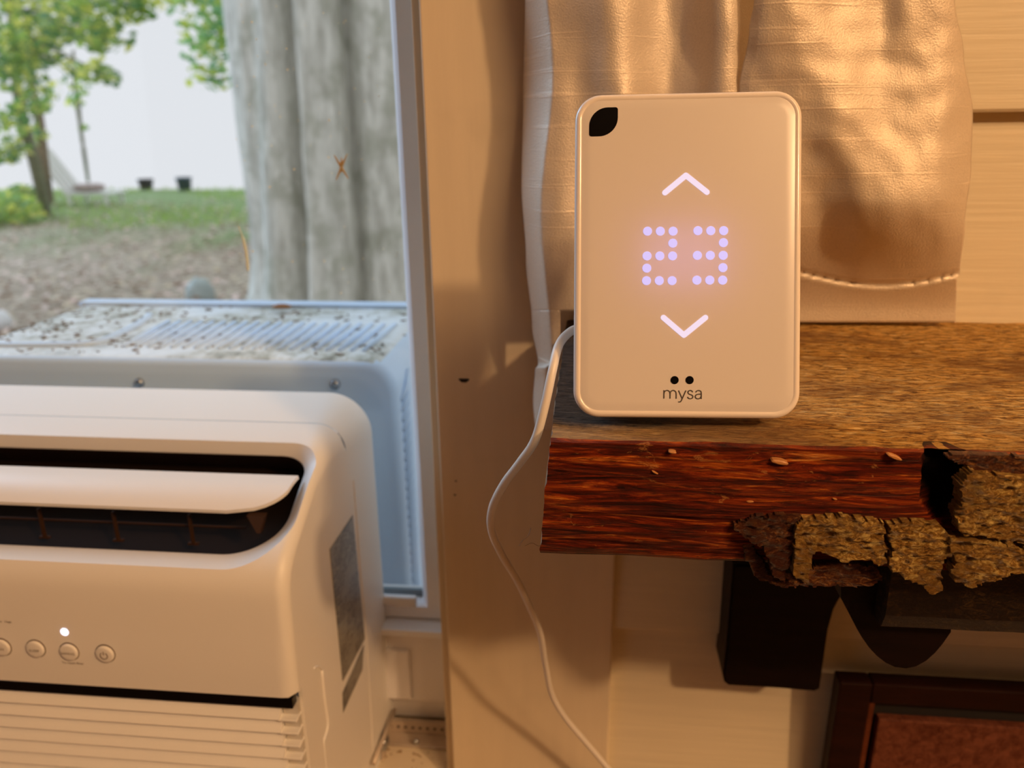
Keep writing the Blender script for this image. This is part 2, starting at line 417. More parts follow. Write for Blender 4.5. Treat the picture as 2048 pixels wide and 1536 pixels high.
# ------------------------------------------------------------------ window air conditioner
XR, XL = -.150, -.535
ac = empty('window_air_conditioner', ((XR+XL)/2, .40, CZ-.50), 'white air conditioner mounted in the window with open louvre and push buttons', 'air conditioner')
prof = [(.486, -.1725), (.450, -.1725), (.4292, -.1727), (.412, -.1732), (.398, -.1748), (.388, -.1780), (.376, -.1835), (.360, -.1915), (.345, -.1995),
        (.334, -.2055), (.3265, -.212), (.322, -.221), (.3205, -.232), (.3195, -.247), (.3185, -.265), (.318, -.2845)]
pp = smooth_path([Vector((0, y, z)) for y, z in prof], 8)
L = [0]
for i in range(1, len(pp)): L.append(L[-1]+(pp[i]-pp[i-1]).length)
ST = L[-1]
def prof_at(s):
    s = min(max(s, 0), ST)
    lo = 0
    for i in range(1, len(L)):
        if L[i] >= s: lo = i-1; break
    t = (s-L[lo])/(L[lo+1]-L[lo]+1e-12); p = pp[lo].lerp(pp[lo+1], t)
    a = pp[max(lo-2, 0)]; c = pp[min(lo+3, len(pp)-1)]; tg = (c-a).normalized()
    n = Vector((0, tg.z, -tg.y))           # inward normal
    if n.dot(Vector((0, .42, -.35))-p) < 0: n = -n
    return p, n
def s_of(y, z):
    return min(range(len(pp)), key=lambda i: (pp[i].y-y)**2+(pp[i].z-z)**2)
def acpt(x, s):
    p, n = prof_at(s)
    r = .022*(1-min(1, s/.115))**1.0+.0065
    off = 0
    for xe, sg in ((XR, 1), (XL, -1)):
        d = (xe-x)*sg
        if d < r: q = (r-max(d, 0))/r; off = max(off, r*(1-math.sqrt(max(0, 1-q*q))))
    return Vector((x, p.y+n.y*off, p.z+n.z*off+CZ))
def frange(a, b, n): return [a+(b-a)*i/n for i in range(n+1)]
endx = [XR-.028*(1-math.cos(i*math.pi/2/12)) for i in range(13)]
xs_all = sorted([XL+.028*(1-math.cos(i*math.pi/2/8)) for i in range(9)]+frange(XL+.04, XR-.04, 16)+endx)
s_part = L[s_of(.4292, -.1727)]
# outlet opening in (x, s)
sa = L[s_of(.4010, -.1742)]; sb = L[s_of(.3256, -.2135)]
ox0, ox1 = XL+.004, XR-.0032
bm = bmesh.new()
def grid(bm, xs, ss, mi=0):
    g = [[bm.verts.new(acpt(x, s)) for x in xs] for s in ss]
    for i in range(len(ss)-1):
        for k in range(len(xs)-1):
            bm.faces.new((g[i][k], g[i][k+1], g[i+1][k+1], g[i+1][k])).material_index = mi
    return g
# top cover (its own part) with a fine parting gap
grid(bm, xs_all, frange(0, s_part-.0004, 10))
obj('top_cover', bm, M_ac, ac, smooth=True)
bm = bmesh.new()
s0 = s_part+.0004; s1 = ST
# front shell with the opening: rings between outer rectangle and the rounded opening
cxo, cso = (ox0+ox1)/2, (sa+sb)/2
hole = rrect(ox1-ox0, sb-sa, [.026, .020, .016, .016], 10, cxo, cso)
# (u, v) with v = s growing downwards: order the four radii for that flip
hole = [(x, 2*cso-s) for x, s in rrect(ox1-ox0, sb-sa, [.019, .019, .033, .033], 26, cxo, cso)]
def outer_pt(x, s):
    dx, ds = x-cxo, s-cso; tx = ((XR-cxo)/abs(dx)) if abs(dx) > 1e-9 else 1e9
    s_lim0, s_lim1 = s0-cso, s1-cso
    tsy = (s_lim1/ds if ds > 0 else s_lim0/ds) if abs(ds) > 1e-9 else 1e9
    t = min(tx, tsy); return (cxo+dx*t, cso+ds*t)
dense = []
H = len(hole)
for i in range(H):
    a, c = hole[i], hole[(i+1) % H]; d = math.hypot(a[0]-c[0], a[1]-c[1]); k = max(1, int(d/.003))
    for j in range(k): dense.append((a[0]+(c[0]-a[0])*j/k, a[1]+(c[1]-a[1])*j/k))
def outmap(p):
    # straight sides map perpendicular, corners stretch to the rectangle corners
    x, s = p; rr_ = .019 if s < cso else .033
    x0i, x1i, s0i, s1i = ox0+rr_, ox1-rr_, sa+.019, sb-.033
    fx = 0 if x0i-1e-7 <= x <= x1i+1e-7 else (1 if x > x1i else -1)
    fs = 0 if s0i-1e-7 <= s <= s1i+1e-7 else (1 if s > s1i else -1)
    X = x; S = s
    if fx and not fs: X = XR if fx > 0 else XL
    elif fs and not fx: S = s1 if fs > 0 else s0
    else:
        ex = (abs(x-(x1i if fx > 0 else x0i))); es = abs(s-(s1i if fs > 0 else s0i))
        ang = math.atan2(es, ex)
        if ang < math.pi/4-1e-4: X = XR if fx > 0 else XL; S = (s1i if fs > 0 else s0i)+fs*abs((s1 if fs > 0 else s0)-(s1i if fs > 0 else s0i))*math.tan(ang)
        else: S = s1 if fs > 0 else s0; X = (x1i if fx > 0 else x0i)+fx*abs((XR if fx > 0 else XL)-(x1i if fx > 0 else x0i))/math.tan(ang)
    return X, S
rings = []
K = 34
for k in range(K+1):
    t = (k/K)**1.7
    ring = []
    for p in dense:
        q = outmap(p); ring.append(acpt(q[0]+(p[0]-q[0])*t, q[1]+(p[1]-q[1])*t))
    rings.append(ring)
# rim rounding then duct walls going in
inner = []
for p in dense:
    dx = p[0]-cxo; ds = p[1]-cso
    inner.append(p)
def duct(depth, shrink):
    out = []
    for p in dense:
        x = cxo+(p[0]-cxo)*(1-shrink/(.5*(ox1-ox0))); s = cso+(p[1]-cso)*(1-shrink/(.5*(sb-sa)))
        q, n = prof_at(s); v = acpt(x, s)
        dirn = Vector((0, .80, -.60))
        out.append(v+dirn*depth)
    return out
nr = len(rings)
rings += [duct(.0050, .0040), duct(.0105, .0080), duct(.0112, .0086), duct(.0120, .0088)]
rs = [[bm.verts.new(p) for p in R] for R in rings]
n = len(dense)
for i in range(len(rs)-1):
    for k in range(n): bm.faces.new((rs[i][k], rs[i][(k+1) % n], rs[i+1][(k+1) % n], rs[i+1][k]))
for k in range(n):
    e_ = bm.edges.get((rs[nr-1][k], rs[nr-1][(k+1) % n]))
    if e_: e_.smooth = False
obj('front_panel', bm, M_ac, ac, smooth=True)
bm = bmesh.new()
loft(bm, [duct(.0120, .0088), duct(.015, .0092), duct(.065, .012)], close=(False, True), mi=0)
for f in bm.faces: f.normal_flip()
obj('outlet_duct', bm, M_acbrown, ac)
# back plate inside the duct, darker, plus vertical vanes
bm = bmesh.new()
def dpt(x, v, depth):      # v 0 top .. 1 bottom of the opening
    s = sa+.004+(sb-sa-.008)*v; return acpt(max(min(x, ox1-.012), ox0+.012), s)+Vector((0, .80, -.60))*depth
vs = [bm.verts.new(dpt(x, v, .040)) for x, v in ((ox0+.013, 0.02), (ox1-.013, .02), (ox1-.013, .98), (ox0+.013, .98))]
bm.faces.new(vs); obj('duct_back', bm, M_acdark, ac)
for i in range(9):
    x = -.2205-.0450*i
    if x < ox0+.02: break
    bm = bmesh.new(); c = dpt(x, .73, .022); 
    box(bm, -.0006, .0006, -.001, .001, -.009, .009, rot=Matrix.Translation(c))
    box(bm, -.003, .003, -.0010, .0010, -.0100, -.0088, rot=Matrix.Translation(c))
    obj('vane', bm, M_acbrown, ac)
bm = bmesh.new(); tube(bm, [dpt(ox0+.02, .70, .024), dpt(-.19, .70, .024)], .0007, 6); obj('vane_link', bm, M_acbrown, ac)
# louvre flap: a curved blade with a rounded outer corner
bm = bmesh.new()
def flap(x, v, off):       # v 0 rear/top edge .. 1 front/bottom edge
    base = Vector((0, .3800, -.1850+CZ)); d = Vector((0, -.0285, -.0090))
    nrm = Vector((0, .245, -.97)); bulge = .0035*math.sin(math.pi*min(v, 1)*.9)
    q = base+d*v-nrm*(bulge)+nrm*off; q.x = x; return q
FX1 = ox1-.0085
def fx_end(v): 
    r = .55; return FX1 if v < 1-r else FX1-.030*(1-math.sqrt(max(0, 1-((v-(1-r))/r)**2)))
NV, NX = 14, 24
for off in (0, .0022):
    pass
g0 = [[flap(ox0+.006+(fx_end(j/NV)-ox0-.006)*(1-(1-i/NX)**1.5), j/NV, 0) for i in range(NX+1)] for j in range(NV+1)]
g1 = [[flap(ox0+.006+(fx_end(j/NV)-ox0-.006)*(1-(1-i/NX)**1.5), j/NV, .0022) for i in range(NX+1)] for j in range(NV+1)]
a = [[bm.verts.new(p) for p in r] for r in g0]; c = [[bm.verts.new(p) for p in r] for r in g1]
for j in range(NV):
    for i in range(NX):
        bm.faces.new((a[j][i], a[j][i+1], a[j+1][i+1], a[j+1][i])); bm.faces.new((c[j][i], c[j+1][i], c[j+1][i+1], c[j][i+1]))
edge = [(0, i) for i in range(NX+1)]+[(j, NX) for j in range(1, NV+1)]+[(NV, i) for i in range(NX-1, -1, -1)]+[(j, 0) for j in range(NV-1, 0, -1)]
for k in range(len(edge)):
    p, q = edge[k], edge[(k+1) % len(edge)]
    bm.faces.new((a[p[0]][p[1]], c[p[0]][p[1]], c[q[0]][q[1]], a[q[0]][q[1]]))
bmesh.ops.recalc_face_normals(bm, faces=bm.faces)
fl = obj('louvre', bm, M_ac, ac, smooth=True, angle=.6)
bm = bmesh.new(); prism(bm, [(-.181, -.196+CZ), (-.171, -.196+CZ), (-.1745, -.2065+CZ), (-.1765, -.2065+CZ)], .352, .356); obj('hinge_arm', bm, M_acbrown, fl)

# side cheeks and back: planar polygon following the profile end
for xe, nm in ((XR, 'side_panel'), (XL, 'side_panel')):
    bm = bmesh.new(); poly = [acpt(xe, s) for s in frange(0, ST, 60)]
    poly += [Vector((xe, .3265, CZ-.2846)), Vector((xe, .3255, CZ-.49)), Vector((xe, .345, CZ-.50)), Vector((xe, .486, CZ-.50))]
    vs = [bm.verts.new(p) for p in poly]; bm.faces.new(vs)
    vs2 = [bm.verts.new(p+Vector((-.002 if xe == XR else .002, 0, 0))) for p in poly]; bm.faces.new(vs2[::-1])
    for i in range(len(vs)): bm.faces.new((vs[i], vs2[i], vs2[(i+1) % len(vs)], vs[(i+1) % len(vs)]))
    bmesh.ops.recalc_face_normals(bm, faces=bm.faces)
    side = obj(nm, bm, M_ac, ac)
    if xe == XR: right_side = side
obj('rear_plate', B(XL+.002, XR-.002, .480, .4865, CZ-.50, CZ-.20), M_ac, ac)
obj('base_pan', B(XL+.002, XR-.002, .33, .60, CZ-.505, CZ-.47), M_ac, ac)
# moulded grip recess on the side, sticker, fold lines
def S(px, py, x=XR+.0002):
    d = RT*((px-1024)/1538)-UP*((py-768)/1538)+FW; p = d*(x/d.x); return Vector((x, p.y, p.z+CZ))
def side_strip(name, pts, r, m, par=None):
    bm = bmesh.new(); tube(bm, smooth_path([S(*p) for p in pts], 4), r, 6); return obj(name, bm, m, par or right_side, smooth=True)
side_strip('moulded_ridge', [(644, 1340), (650, 1400), (656, 1450), (648, 1480)], .0009, M_ac)
side_strip('moulded_ridge', [(628, 1337), (636, 1333), (644, 1340)], .0006, M_ac)
side_strip('moulded_ridge', [(648, 1480), (653, 1536), (655, 1560)], .0004, M_ac)
side_strip('moulded_ridge', [(707, 960), (712, 1020), (722, 1150), (735, 1300), (748, 1536)], .0003, M_ac)
def sticker_mat():
    m, nt, b = new_mat('printed_grey_sticker'); 
    t = ntex(nt, coords(nt, (1, 60, 420)), 3, 3, .7); t2 = ntex(nt, coords(nt, (1, 500, 700)), 1.5, 2); t3 = ntex(nt, coords(nt, (1, 30, 60)), 1, 1)
    col = ramp(nt, t, [(.46, (.085, .08, .07)), (.54, (.30, .29, .26))])
    col = mixc(nt, ramp(nt, t2, [(.42, (.6, .6, .6)), (.55, (0, 0, 0))]), col, (.10, .095, .085))
    col = mixc(nt, ramp(nt, t3, [(.5, (0, 0, 0)), (.56, (.6, .6, .6))]), col, (.27, .26, .235))
    nt.links.new(col, b.inputs['Base Color']); b.inputs['Roughness'].default_value = .3; return m
M_stick = sticker_mat()
def side_poly(name, pts, m, par, x=XR+.0001, t=.0003):
    bm = bmesh.new(); a = [bm.verts.new(S(*p, x)) for p in pts]; c = [bm.verts.new(S(*p, x)+Vector((t, 0, 0))) for p in pts]
    bm.faces.new(a); bm.faces.new(c[::-1])
    for i in range(len(a)): bm.faces.new((a[i], c[i], c[(i+1) % len(a)], a[(i+1) % len(a)]))
    bmesh.ops.recalc_face_normals(bm, faces=bm.faces); return obj(name, bm, m, par)
stk = side_poly('sticker', [(659, 1098), (705, 1030), (729, 1278), (685, 1362)], M_stick, ac); stk['label'] = 'grey printed rating sticker on the side'
o = side_poly('sticker', [(685, 1385), (727, 1290), (724, 1340), (686, 1425)], M_stick, ac); o['label'] = 'smaller grey sticker below the rating sticker'
# bracket arm at the lower rear edge of the side
bm = bmesh.new()
tube(bm, [S(747, 1527, XR+.004), S(789, 1420, XR+.004)], .0016, 8)
br = obj('mounting_bracket', bm, M_metal, ac, smooth=True)
side_poly('bracket_plate', [(765, 1470), (789, 1425), (792, 1518), (780, 1515), (762, 1540)], M_metal, br, XR+.001, .0012)
bm = bmesh.new(); c = S(770, 1485, XR+.003)
loft(bm, [[(c.x+dx, c.y+r*math.cos(a), c.z+r*math.sin(a)) for a in [k*math.pi/6 for k in range(12)]] for r, dx in ((.006, -.002), (.006, .001), (.003, .0025))]); obj('wing_bolt', bm, M_screw, br, smooth=True)

# black display strip and grille below the panel
zs0 = CZ-.2848
obj('display_strip', B(XL+.004, XR-.0025, .3185, .325, zs0-.0072, zs0-.0002, .0006), M_black, ac)
obj('grille_back', B(XL+.004, XR-.002, .3285, .332, CZ-.49, zs0-.007), M_ac, ac)
zg = zs0-.0078; PT = .00855; bmS = bmesh.new()
prof_s = [(.3215, 0), (.3196, -.0028), (.3170, -.0058), (.3176, -.0066), (.3222, -.0066), (.3245, -.0030), (.3270, 0)]
XG = XR-.0105
loops = []
for x, dy in [(XL+.006, 0)]+[(XG-.03+.03*i/8, 0) for i in range(9)]:
    loops.append([(x, y+dy, zg+z) for y, z in prof_s])
loft(bmS, loops); bmesh.ops.recalc_face_normals(bmS, faces=bmS.faces)
slat = obj('grille_slat', bmS, M_ac, ac)
for i in range(1, 23):
    c = slat.copy(); COL.objects.link(c); c.parent = ac; c.location = slat.location+Vector((0, 0, -PT*i))
bm = bmesh.new(); box(bm, XG-.001, XR-.001, .3180, .3255, zg-.0078, zg-.0062, .0005)
lipo = obj('slat_end', bm, M_ac, ac)
for i in range(1, 23):
    c = lipo.copy(); COL.objects.link(c); c.parent = ac; c.location = lipo.location+Vector((0, 0, -PT*i))
obj('grille_side_post', B(XG+.0005, XR-.0016, .3225, .3285, CZ-.49, zs0-.007), plain('grey_white_plastic', (.55, .52, .48), .5), ac)

# control buttons on the panel
def on_panel(px, py):
    y = .3195
    p = W(px, py, y)
    for _ in range(4):
        s = min(range(len(pp)), key=lambda i: abs(pp[i].z+CZ-p.z)+(0 if pp[i].z < -.215 else 1)); y = pp[s].y; p = W(px, py, y)
    return p
def face_T(c): return lambda u, v: (c.x+u, c.y, c.z+v)
for (px, py), t in (((211, 1307), None), ((139, 1303), 'SWING'), ((72, 1297), 'SLEEP'), ((4, 1294), 'FAN')):
    c = on_panel(px, py); r = .0051
    bm = bmesh.new()
    loft(bm, [[(c.x+rr*math.cos(a), c.y+dy, c.z+rr*math.sin(a)) for a in [-k*math.pi/16 for k in range(32)]] for rr, dy in ((r, .001), (r, -.0009), (r*.96, -.00135), (r*.8, -.00155), (r*.4, -.0016))])
    bt = obj('button', bm, M_ac, ac, smooth=True, angle=1.0)
    bm = bmesh.new()
    loft(bm, [[(c.x+rr*math.cos(a), c.y+dy, c.z+rr*math.sin(a)) for a in [-k*math.pi/16 for k in range(32)]] for rr, dy in ((r*1.09, .0004), (r*1.09, -.00022), (r*1.02, -.00022), (r*1.02, .0004))], close=(False, False))
    obj('button_gap', bm, M_inkac, bt)
    if t:
        bt['label'] = 'round push button marked '+t
        obj('lettering', text_bm(t, .0021, lambda u, v: (c.x+u*1.15, c.y-.00172, c.z+v-.0003)), M_inkac, bt)
    else:
        bt['label'] = 'round push button with the power symbol'
        bm = bmesh.new()
        pts = [Vector((c.x+.0020*math.sin(a), c.y-.0017, c.z-.0003+.0020*math.cos(a))) for a in [math.radians(35+k*290/20) for k in range(21)]]
        tube(bm, pts, .00022, 5); tube(bm, [Vector((c.x, c.y-.0017, c.z+.0002)), Vector((c.x, c.y-.0017, c.z+.0022))], .00022, 5)
        obj('power_symbol', bm, M_inkac, bt)
c = on_panel(146, 1326); obj('lettering', text_bm('To reset filter', .0020, lambda u, v: (c.x+u*1.1, c.y-.0002, c.z+v)), M_inkac, ac)
c2 = on_panel(6, 1243); obj('lettering', text_bm('Filter  High', .0020, lambda u, v: (c2.x+u*1.1, c2.y-.0002, c2.z+v)), M_inkac, ac)
c = on_panel(129, 1264); bm = bmesh.new()
loft(bm, [[(c.x+rr*math.cos(a), c.y+dy, c.z+rr*math.sin(a)) for a in [-k*math.pi/10 for k in range(20)]] for rr, dy in ((.0022, .0004), (.0022, -.0002), (.0012, -.0006))])
o = obj('indicator_light', bm, emit('white_indicator', (.86, .84, 1), 2.2), ac); o['label'] = 'lit white indicator above the swing button'

# outdoor half of the unit behind the pane
M_out = plain('outdoor_housing_blue_cast', (.60, .76, .98), .45, .5, bumpy=(40, .15, .001), vary=.05)  # white housing with the bluish reflected cast put into its colour
def dirty():
    m, nt, b = new_mat('dirty_housing_top'); g = ntex(nt, coords(nt), 55, 7, .7); g2 = ntex(nt, coords(nt), 9, 3)
    col = ramp(nt, g, [(.36, (.18, .18, .14)), (.48, (.50, .51, .46)), (.58, (.72, .76, .78))])
    col = mixc(nt, ramp(nt, g2, [(.46, (0, 0, 0)), (.62, (.85, .85, .85))]), col, (.78, .84, .90))
    nt.links.new(col, b.inputs['Base Color']); b.inputs['Roughness'].default_value = .5; return m
M_dirty = dirty()
OZ = CZ-.1725; OX0, OX1, OY0, OY1 = -.545, -.150, .560, .768
sect = rrect(OX1-OX0, .34, [.026, .026, .004, .004], 10, (OX0+OX1)/2, OZ-.17)
bm = bmesh.new()
loops = []
for y, ins in ((OY0, .007), (OY0+.0012, .004), (OY0+.004, .0015), (OY0+.009, 0), (OY1-.009, 0), (OY1-.003, .002), (OY1, .006)):
    q = rrect(OX1-OX0-2*ins, .34-2*ins, [.026-ins*.6, .026-ins*.6, .004, .004], 10, (OX0+OX1)/2, OZ-.17)
    loops.append([(x, y, z) for x, z in q])
loft(bm, loops)
bmesh.ops.recalc_face_normals(bm, faces=bm.faces)
for f in bm.faces:
    if f.normal.z > .9 and f.calc_center_median().z > OZ-.01: f.material_index = 1
hs = obj('outdoor_housing', bm, [M_out, M_dirty], ac, smooth=True, angle=.7)
for i in range(21):
    t = i/20; x0 = -.389+t*.206; bm = bmesh.new()
    x1 = x0+(-.010+.014*t)
    tube(bm, [Vector((x0, .588, OZ+.0004)), Vector(((x0+x1)/2, .632, OZ+.0010)), Vector((x1, .677, OZ+.0004))], [.0018, .0026, .0018], 8)
    obj('top_louvre', bm, M_out, hs, smooth=True)
bm = bmesh.new()
tube(bm, smooth_path([(-.54, .583, OZ+.0003), (-.455, .588, OZ+.0003), (-.425, .595, OZ+.0003), (-.418, .62, OZ+.0003), (-.424, .676, OZ+.0003), (-.432, .70, OZ+.0003)], 5), .0034, 8)
obj('raised_rib', bm, M_out, hs, smooth=True)
bm = bmesh.new(); box(bm, -.535, -.17, .742, .760, OZ-.001, OZ+.0035, .0015); obj('rear_rim', bm, M_out, hs)
for px, py in ((278, 766), (670, 769)):
    c = W(px, py, OY0-.001); bm = bmesh.new()
    loft(bm, [[(c.x+r*math.cos(a), c.y+dy, c.z+r*math.sin(a)) for a in [-k*math.pi/8 for k in range(16)]] for r, dy in ((.0042, .003), (.0042, -.0005), (.0034, -.002), (.0015, -.0028))])
    obj('screw', bm, M_screw, hs, smooth=True)
for i in range(30):
    bm = bmesh.new(); z = OZ-.035-i*.0088
    tube(bm, [Vector((OX1+.0002, .570, z)), Vector((OX1+.0022, .585, z+.008)), Vector((OX1+.0002, .600, z+.016))], .0021, 6)
    obj('side_louvre', bm, M_out, hs, smooth=True)
bm = bmesh.new()
M_debris = plain('dead_leaf_debris', (.16, .10, .05), .9)
for i in range(260):
    x = random.uniform(-.53, -.16); y = random.uniform(.57, .76); r = random.uniform(.0008, .0028)
    if random.random() < .4: x = random.uniform(-.53, -.36)
    box(bm, -r, r, -r*.4, r*.4, 0, .0008, rot=Matrix.Translation((x, y, OZ))@Matrix.Rotation(random.random()*3.1, 4, 'Z'))
o = obj('leaf_debris', bm, M_debris, hs); o['kind'] = 'stuff'
bm = bmesh.new(); c = (-.305, .722, OZ+.004)
loft(bm, [[(c[0]+r*1.8*math.cos(a), c[1]+r*math.sin(a), c[2]+dz) for a in [k*math.pi/5 for k in range(10)]] for r, dz in ((.004, 0), (.006, .002), (.003, .004))]); o = obj('fallen_leaf', bm, plain('brown_leaf', (.32, .14, .05), .8), hs)

# ------------------------------------------------------------------ live-edge shelf
ZS = CZ-.1046; ZB = CZ-.1545
SX0, SX1 = -.0130, .80
shelf = empty('wall_shelf', (.2, .34, ZB), 'thick reddish brown live-edge timber shelf with patches of bark, holding the touch control', 'shelf')
# cross-section: top back -> front edge -> front face -> underside
xs = [SX0+i*.0012 for i in range(int((.235-SX0)/.0012)+1)]; xs += [.24+.02*i for i in range(29)]
top = [(YW-.004-(YW-.004-.2490)*i/70, 0) for i in range(70)]
fr = [i/56 for i in range(57)]
rings = []
stain_vals = []
hx, hz = W(1908, 960, .245).x, W(1908, 960, .245).z
for x in xs:
    ring = []
    e = .0009*noise.noise(Vector((x*30, 0, 3)))
    for y, _ in top:
        ring.append((Vector((x+.0010*fbm(Vector((y*60, 7, 1)))*(1 if x < SX0+.002 else 0), y, ZS+.0005*fbm(Vector((x*60, y*160, 0)))-(.0008 if y > .3 else 0)*0)), 0, 0))
    for t in fr:
        z = ZS-(ZS-ZB)*t
        yb = .2482+e-.0035*math.sin(math.pi*t)+.006*t*t
        ridg = fbm(Vector((x*9, 2, z*170)), 5)*.0016+fbm(Vector((x*45, 5, z*420)), 4)*.0006
        # lines running slightly downhill
        ridg += .0012*abs(noise.noise(Vector((x*5, 9, (z+x*.08)*210))))
        d = ((x-hx)/.0085)**2+((z-hz)/.016)**2
        wob = .5*noise.noise(Vector((x*140, z*140, 3)))
        hole = max(0, 1-(d*.8+wob)) if d < 3 else 0
        yb2 = yb+ridg*(.25 if t < .03 else 1)+.010*min(1, hole*1.6)
        st = min(1, hole*2.2)
        if t > .93: yb2 += (t-.93)*.06
        lx = -.004*(t)*(1 if x == xs[0] else 0)
        ring.append((Vector((x+lx+(.0008*fbm(Vector((z*150, 1, 1))) if x == xs[0] else 0), yb2, z+.0008*noise.noise(Vector((x*40, 3, 0)))*t)), 1, st))
    for i in range(1, 8):
        ring.append((Vector((x, .26+(YW-.264)*i/7, ZB)), 2, 0))
    rings.append(ring)
bm = bmesh.new(); lay = bm.verts.layers.float.new('stain')
rs = []
for R in rings:
    row = []
    for p, k, st in R: v = bm.verts.new(p); v[lay] = st; row.append(v)
    rs.append(row)
n = len(rs[0])
for i in range(len(rs)-1):
    for k in range(n):
        k2 = (k+1) % n; f = bm.faces.new((rs[i][k], rs[i+1][k], rs[i+1][k2], rs[i][k2]))
        kk = max(rings[i][k][1], rings[i][k2][1]) if k2 else 0
        f.material_index = 0 if (k < 69 or k2 == 0) else 1
        if k2 == 0: f.material_index = 1
bm.faces.new(rs[0]).material_index = 2; bm.faces.new(rs[-1][::-1]).material_index = 2
bmesh.ops.recalc_face_normals(bm, faces=bm.faces)
slab = obj('slab', bm, [M_top, M_front, M_endgrain], shelf, smooth=True, angle=.9)

def inside(x, z, poly):
    r = False; j = len(poly)-1
    for i in range(len(poly)):
        xi, zi = poly[i]; xj, zj = poly[j]
        if (zi > z) != (zj > z) and x < (xj-xi)*(z-zi)/(zj-zi)+xi: r = not r
        j = i
    return r
def bark(pxs, Y, thick, mat, seed, hgt=1.0, step=.0007, label=None):
    poly = [(W(a, b, Y).x, W(a, b, Y).z) for a, b in pxs]
    # ragged outline
    rag = []
    for i in range(len(poly)):
        a, c = poly[i], poly[(i+1) % len(poly)]; d = math.hypot(c[0]-a[0], c[1]-a[1]); k = max(1, int(d/.0016))
        for j in range(k):
            x = a[0]+(c[0]-a[0])*j/k; z = a[1]+(c[1]-a[1])*j/k
            rag.append((x+.0011*noise.noise(Vector((x*500, z*500, seed))), z+.0013*noise.noise(Vector((x*500, z*500, seed+9)))))
    x0, x1 = min(p[0] for p in rag), max(p[0] for p in rag); z0, z1 = min(p[1] for p in rag), max(p[1] for p in rag)
    nx, nz = int((x1-x0)/step)+1, int((z1-z0)/step)+1
    bm = bmesh.new(); V = {}
    def vert(i, k):
        if (i, k) not in V:
            x = x0+i*step; z = z0+k*step
            pl = noise.voronoi(Vector((x*150, seed, z*230)))[0][0]
            h = (.0010*pl+.0016*fbm(Vector((x*260, seed, z*520)), 5)+.0018*noise.noise(Vector((x*60, seed, z*60))))*hgt
            V[(i, k)] = bm.verts.new((x, Y-thick*.5-h, z))
        return V[(i, k)]
    for i in range(nx):
        for k in range(nz):
            if inside(x0+(i+.5)*step, z0+(k+.5)*step, rag): bm.faces.new((vert(i, k), vert(i+1, k), vert(i+1, k+1), vert(i, k+1)))
    be = [e for e in bm.edges if e.is_boundary]
    r = bmesh.ops.extrude_edge_only(bm, edges=be)
    for v in r['geom']:
        if isinstance(v, bmesh.types.BMVert): v.co.y = Y+thick
    bmesh.ops.recalc_face_normals(bm, faces=bm.faces)
    # soften the stair-steps of the outline
    bv = list({v for e in be for v in e.verts})
    bmesh.ops.smooth_vert(bm, verts=bv, factor=.5, use_axis_x=True, use_axis_z=True)
    o = obj('bark_piece', bm, mat, shelf, smooth=True, angle=1.2)
    if label: o['label'] = label
    return o
bark([(1462, 1048), (1500, 1030), (1552, 1022), (1600, 1026), (1594, 1060), (1588, 1100), (1575, 1135), (1566, 1158), (1545, 1150), (1538, 1128), (1528, 1090), (1508, 1082), (1490, 1072)], .247, .003, M_bark2, 3, .9, label='dark red-brown bark piece')
bark([(1480, 1080), (1498, 1078), (1512, 1100), (1528, 1125), (1532, 1142), (1556, 1158), (1600, 1160), (1612, 1128), (1700, 1118), (1745, 1128), (1765, 1150), (1740, 1166), (1560, 1166), (1510, 1150), (1492, 1115)], .252, .004, M_bark2, 5, .6, label='dark lower bark layer')
bark([(1590, 1045), (1604, 1034), (1640, 1032), (1690, 1029), (1720, 1032), (1766, 1042), (1764, 1080), (1772, 1092), (1766, 1128), (1744, 1120), (1730, 1118), (1716, 1112), (1694, 1120), (1672, 1112), (1660, 1106), (1630, 1100), (1620, 1126), (1614, 1158), (1592, 1156), (1584, 1140), (1586, 1100), (1588, 1070)], .2455, .003, M_bark, 11, 1.0, label='golden bark piece')
bark([(1776, 1042), (1800, 1038), (1850, 1040), (1874, 1046), (1888, 1064), (1900, 1070), (1896, 1110), (1882, 1116), (1878, 1150), (1884, 1178), (1856, 1180), (1842, 1168), (1836, 1160), (1812, 1152), (1796, 1142), (1780, 1136), (1772, 1122), (1782, 1096), (1774, 1070)], .2455, .003, M_bark, 17, .9, label='bark piece with torn tongue at its foot')
bark([(1896, 1068), (1930, 1072), (1962, 1074), (2000, 1084), (2060, 1098), (2120, 1100), (2120, 1140), (2020, 1138), (2000, 1150), (1960, 1160), (1930, 1168), (1908, 1160), (1900, 1140), (1906, 1120), (1898, 1100)], .244, .003, M_bark, 23, 1.0, label='golden bark piece with a split')
bark([(1916, 1000), (1914, 962), (1930, 940), (1960, 945), (2000, 950), (2060, 952), (2150, 950), (2150, 1085), (2060, 1085), (2014, 1084), (1984, 1072), (1950, 1068), (1916, 1060), (1908, 1044), (1906, 1020)], .2435, .003, M_bark, 29, 1.1, label='large golden bark plate')
bark([(1884, 912), (1925, 905), (1990, 910), (2150, 915), (2150, 950), (2060, 955), (2000, 952), (1960, 948), (1945, 938), (1936, 940), (1930, 928)], .2465, .002, M_bark2, 37, .6, label='smooth red-brown strip above the bark plate')
M_flake = plain('tan_wood_flake', (.50, .22, .07), .5)
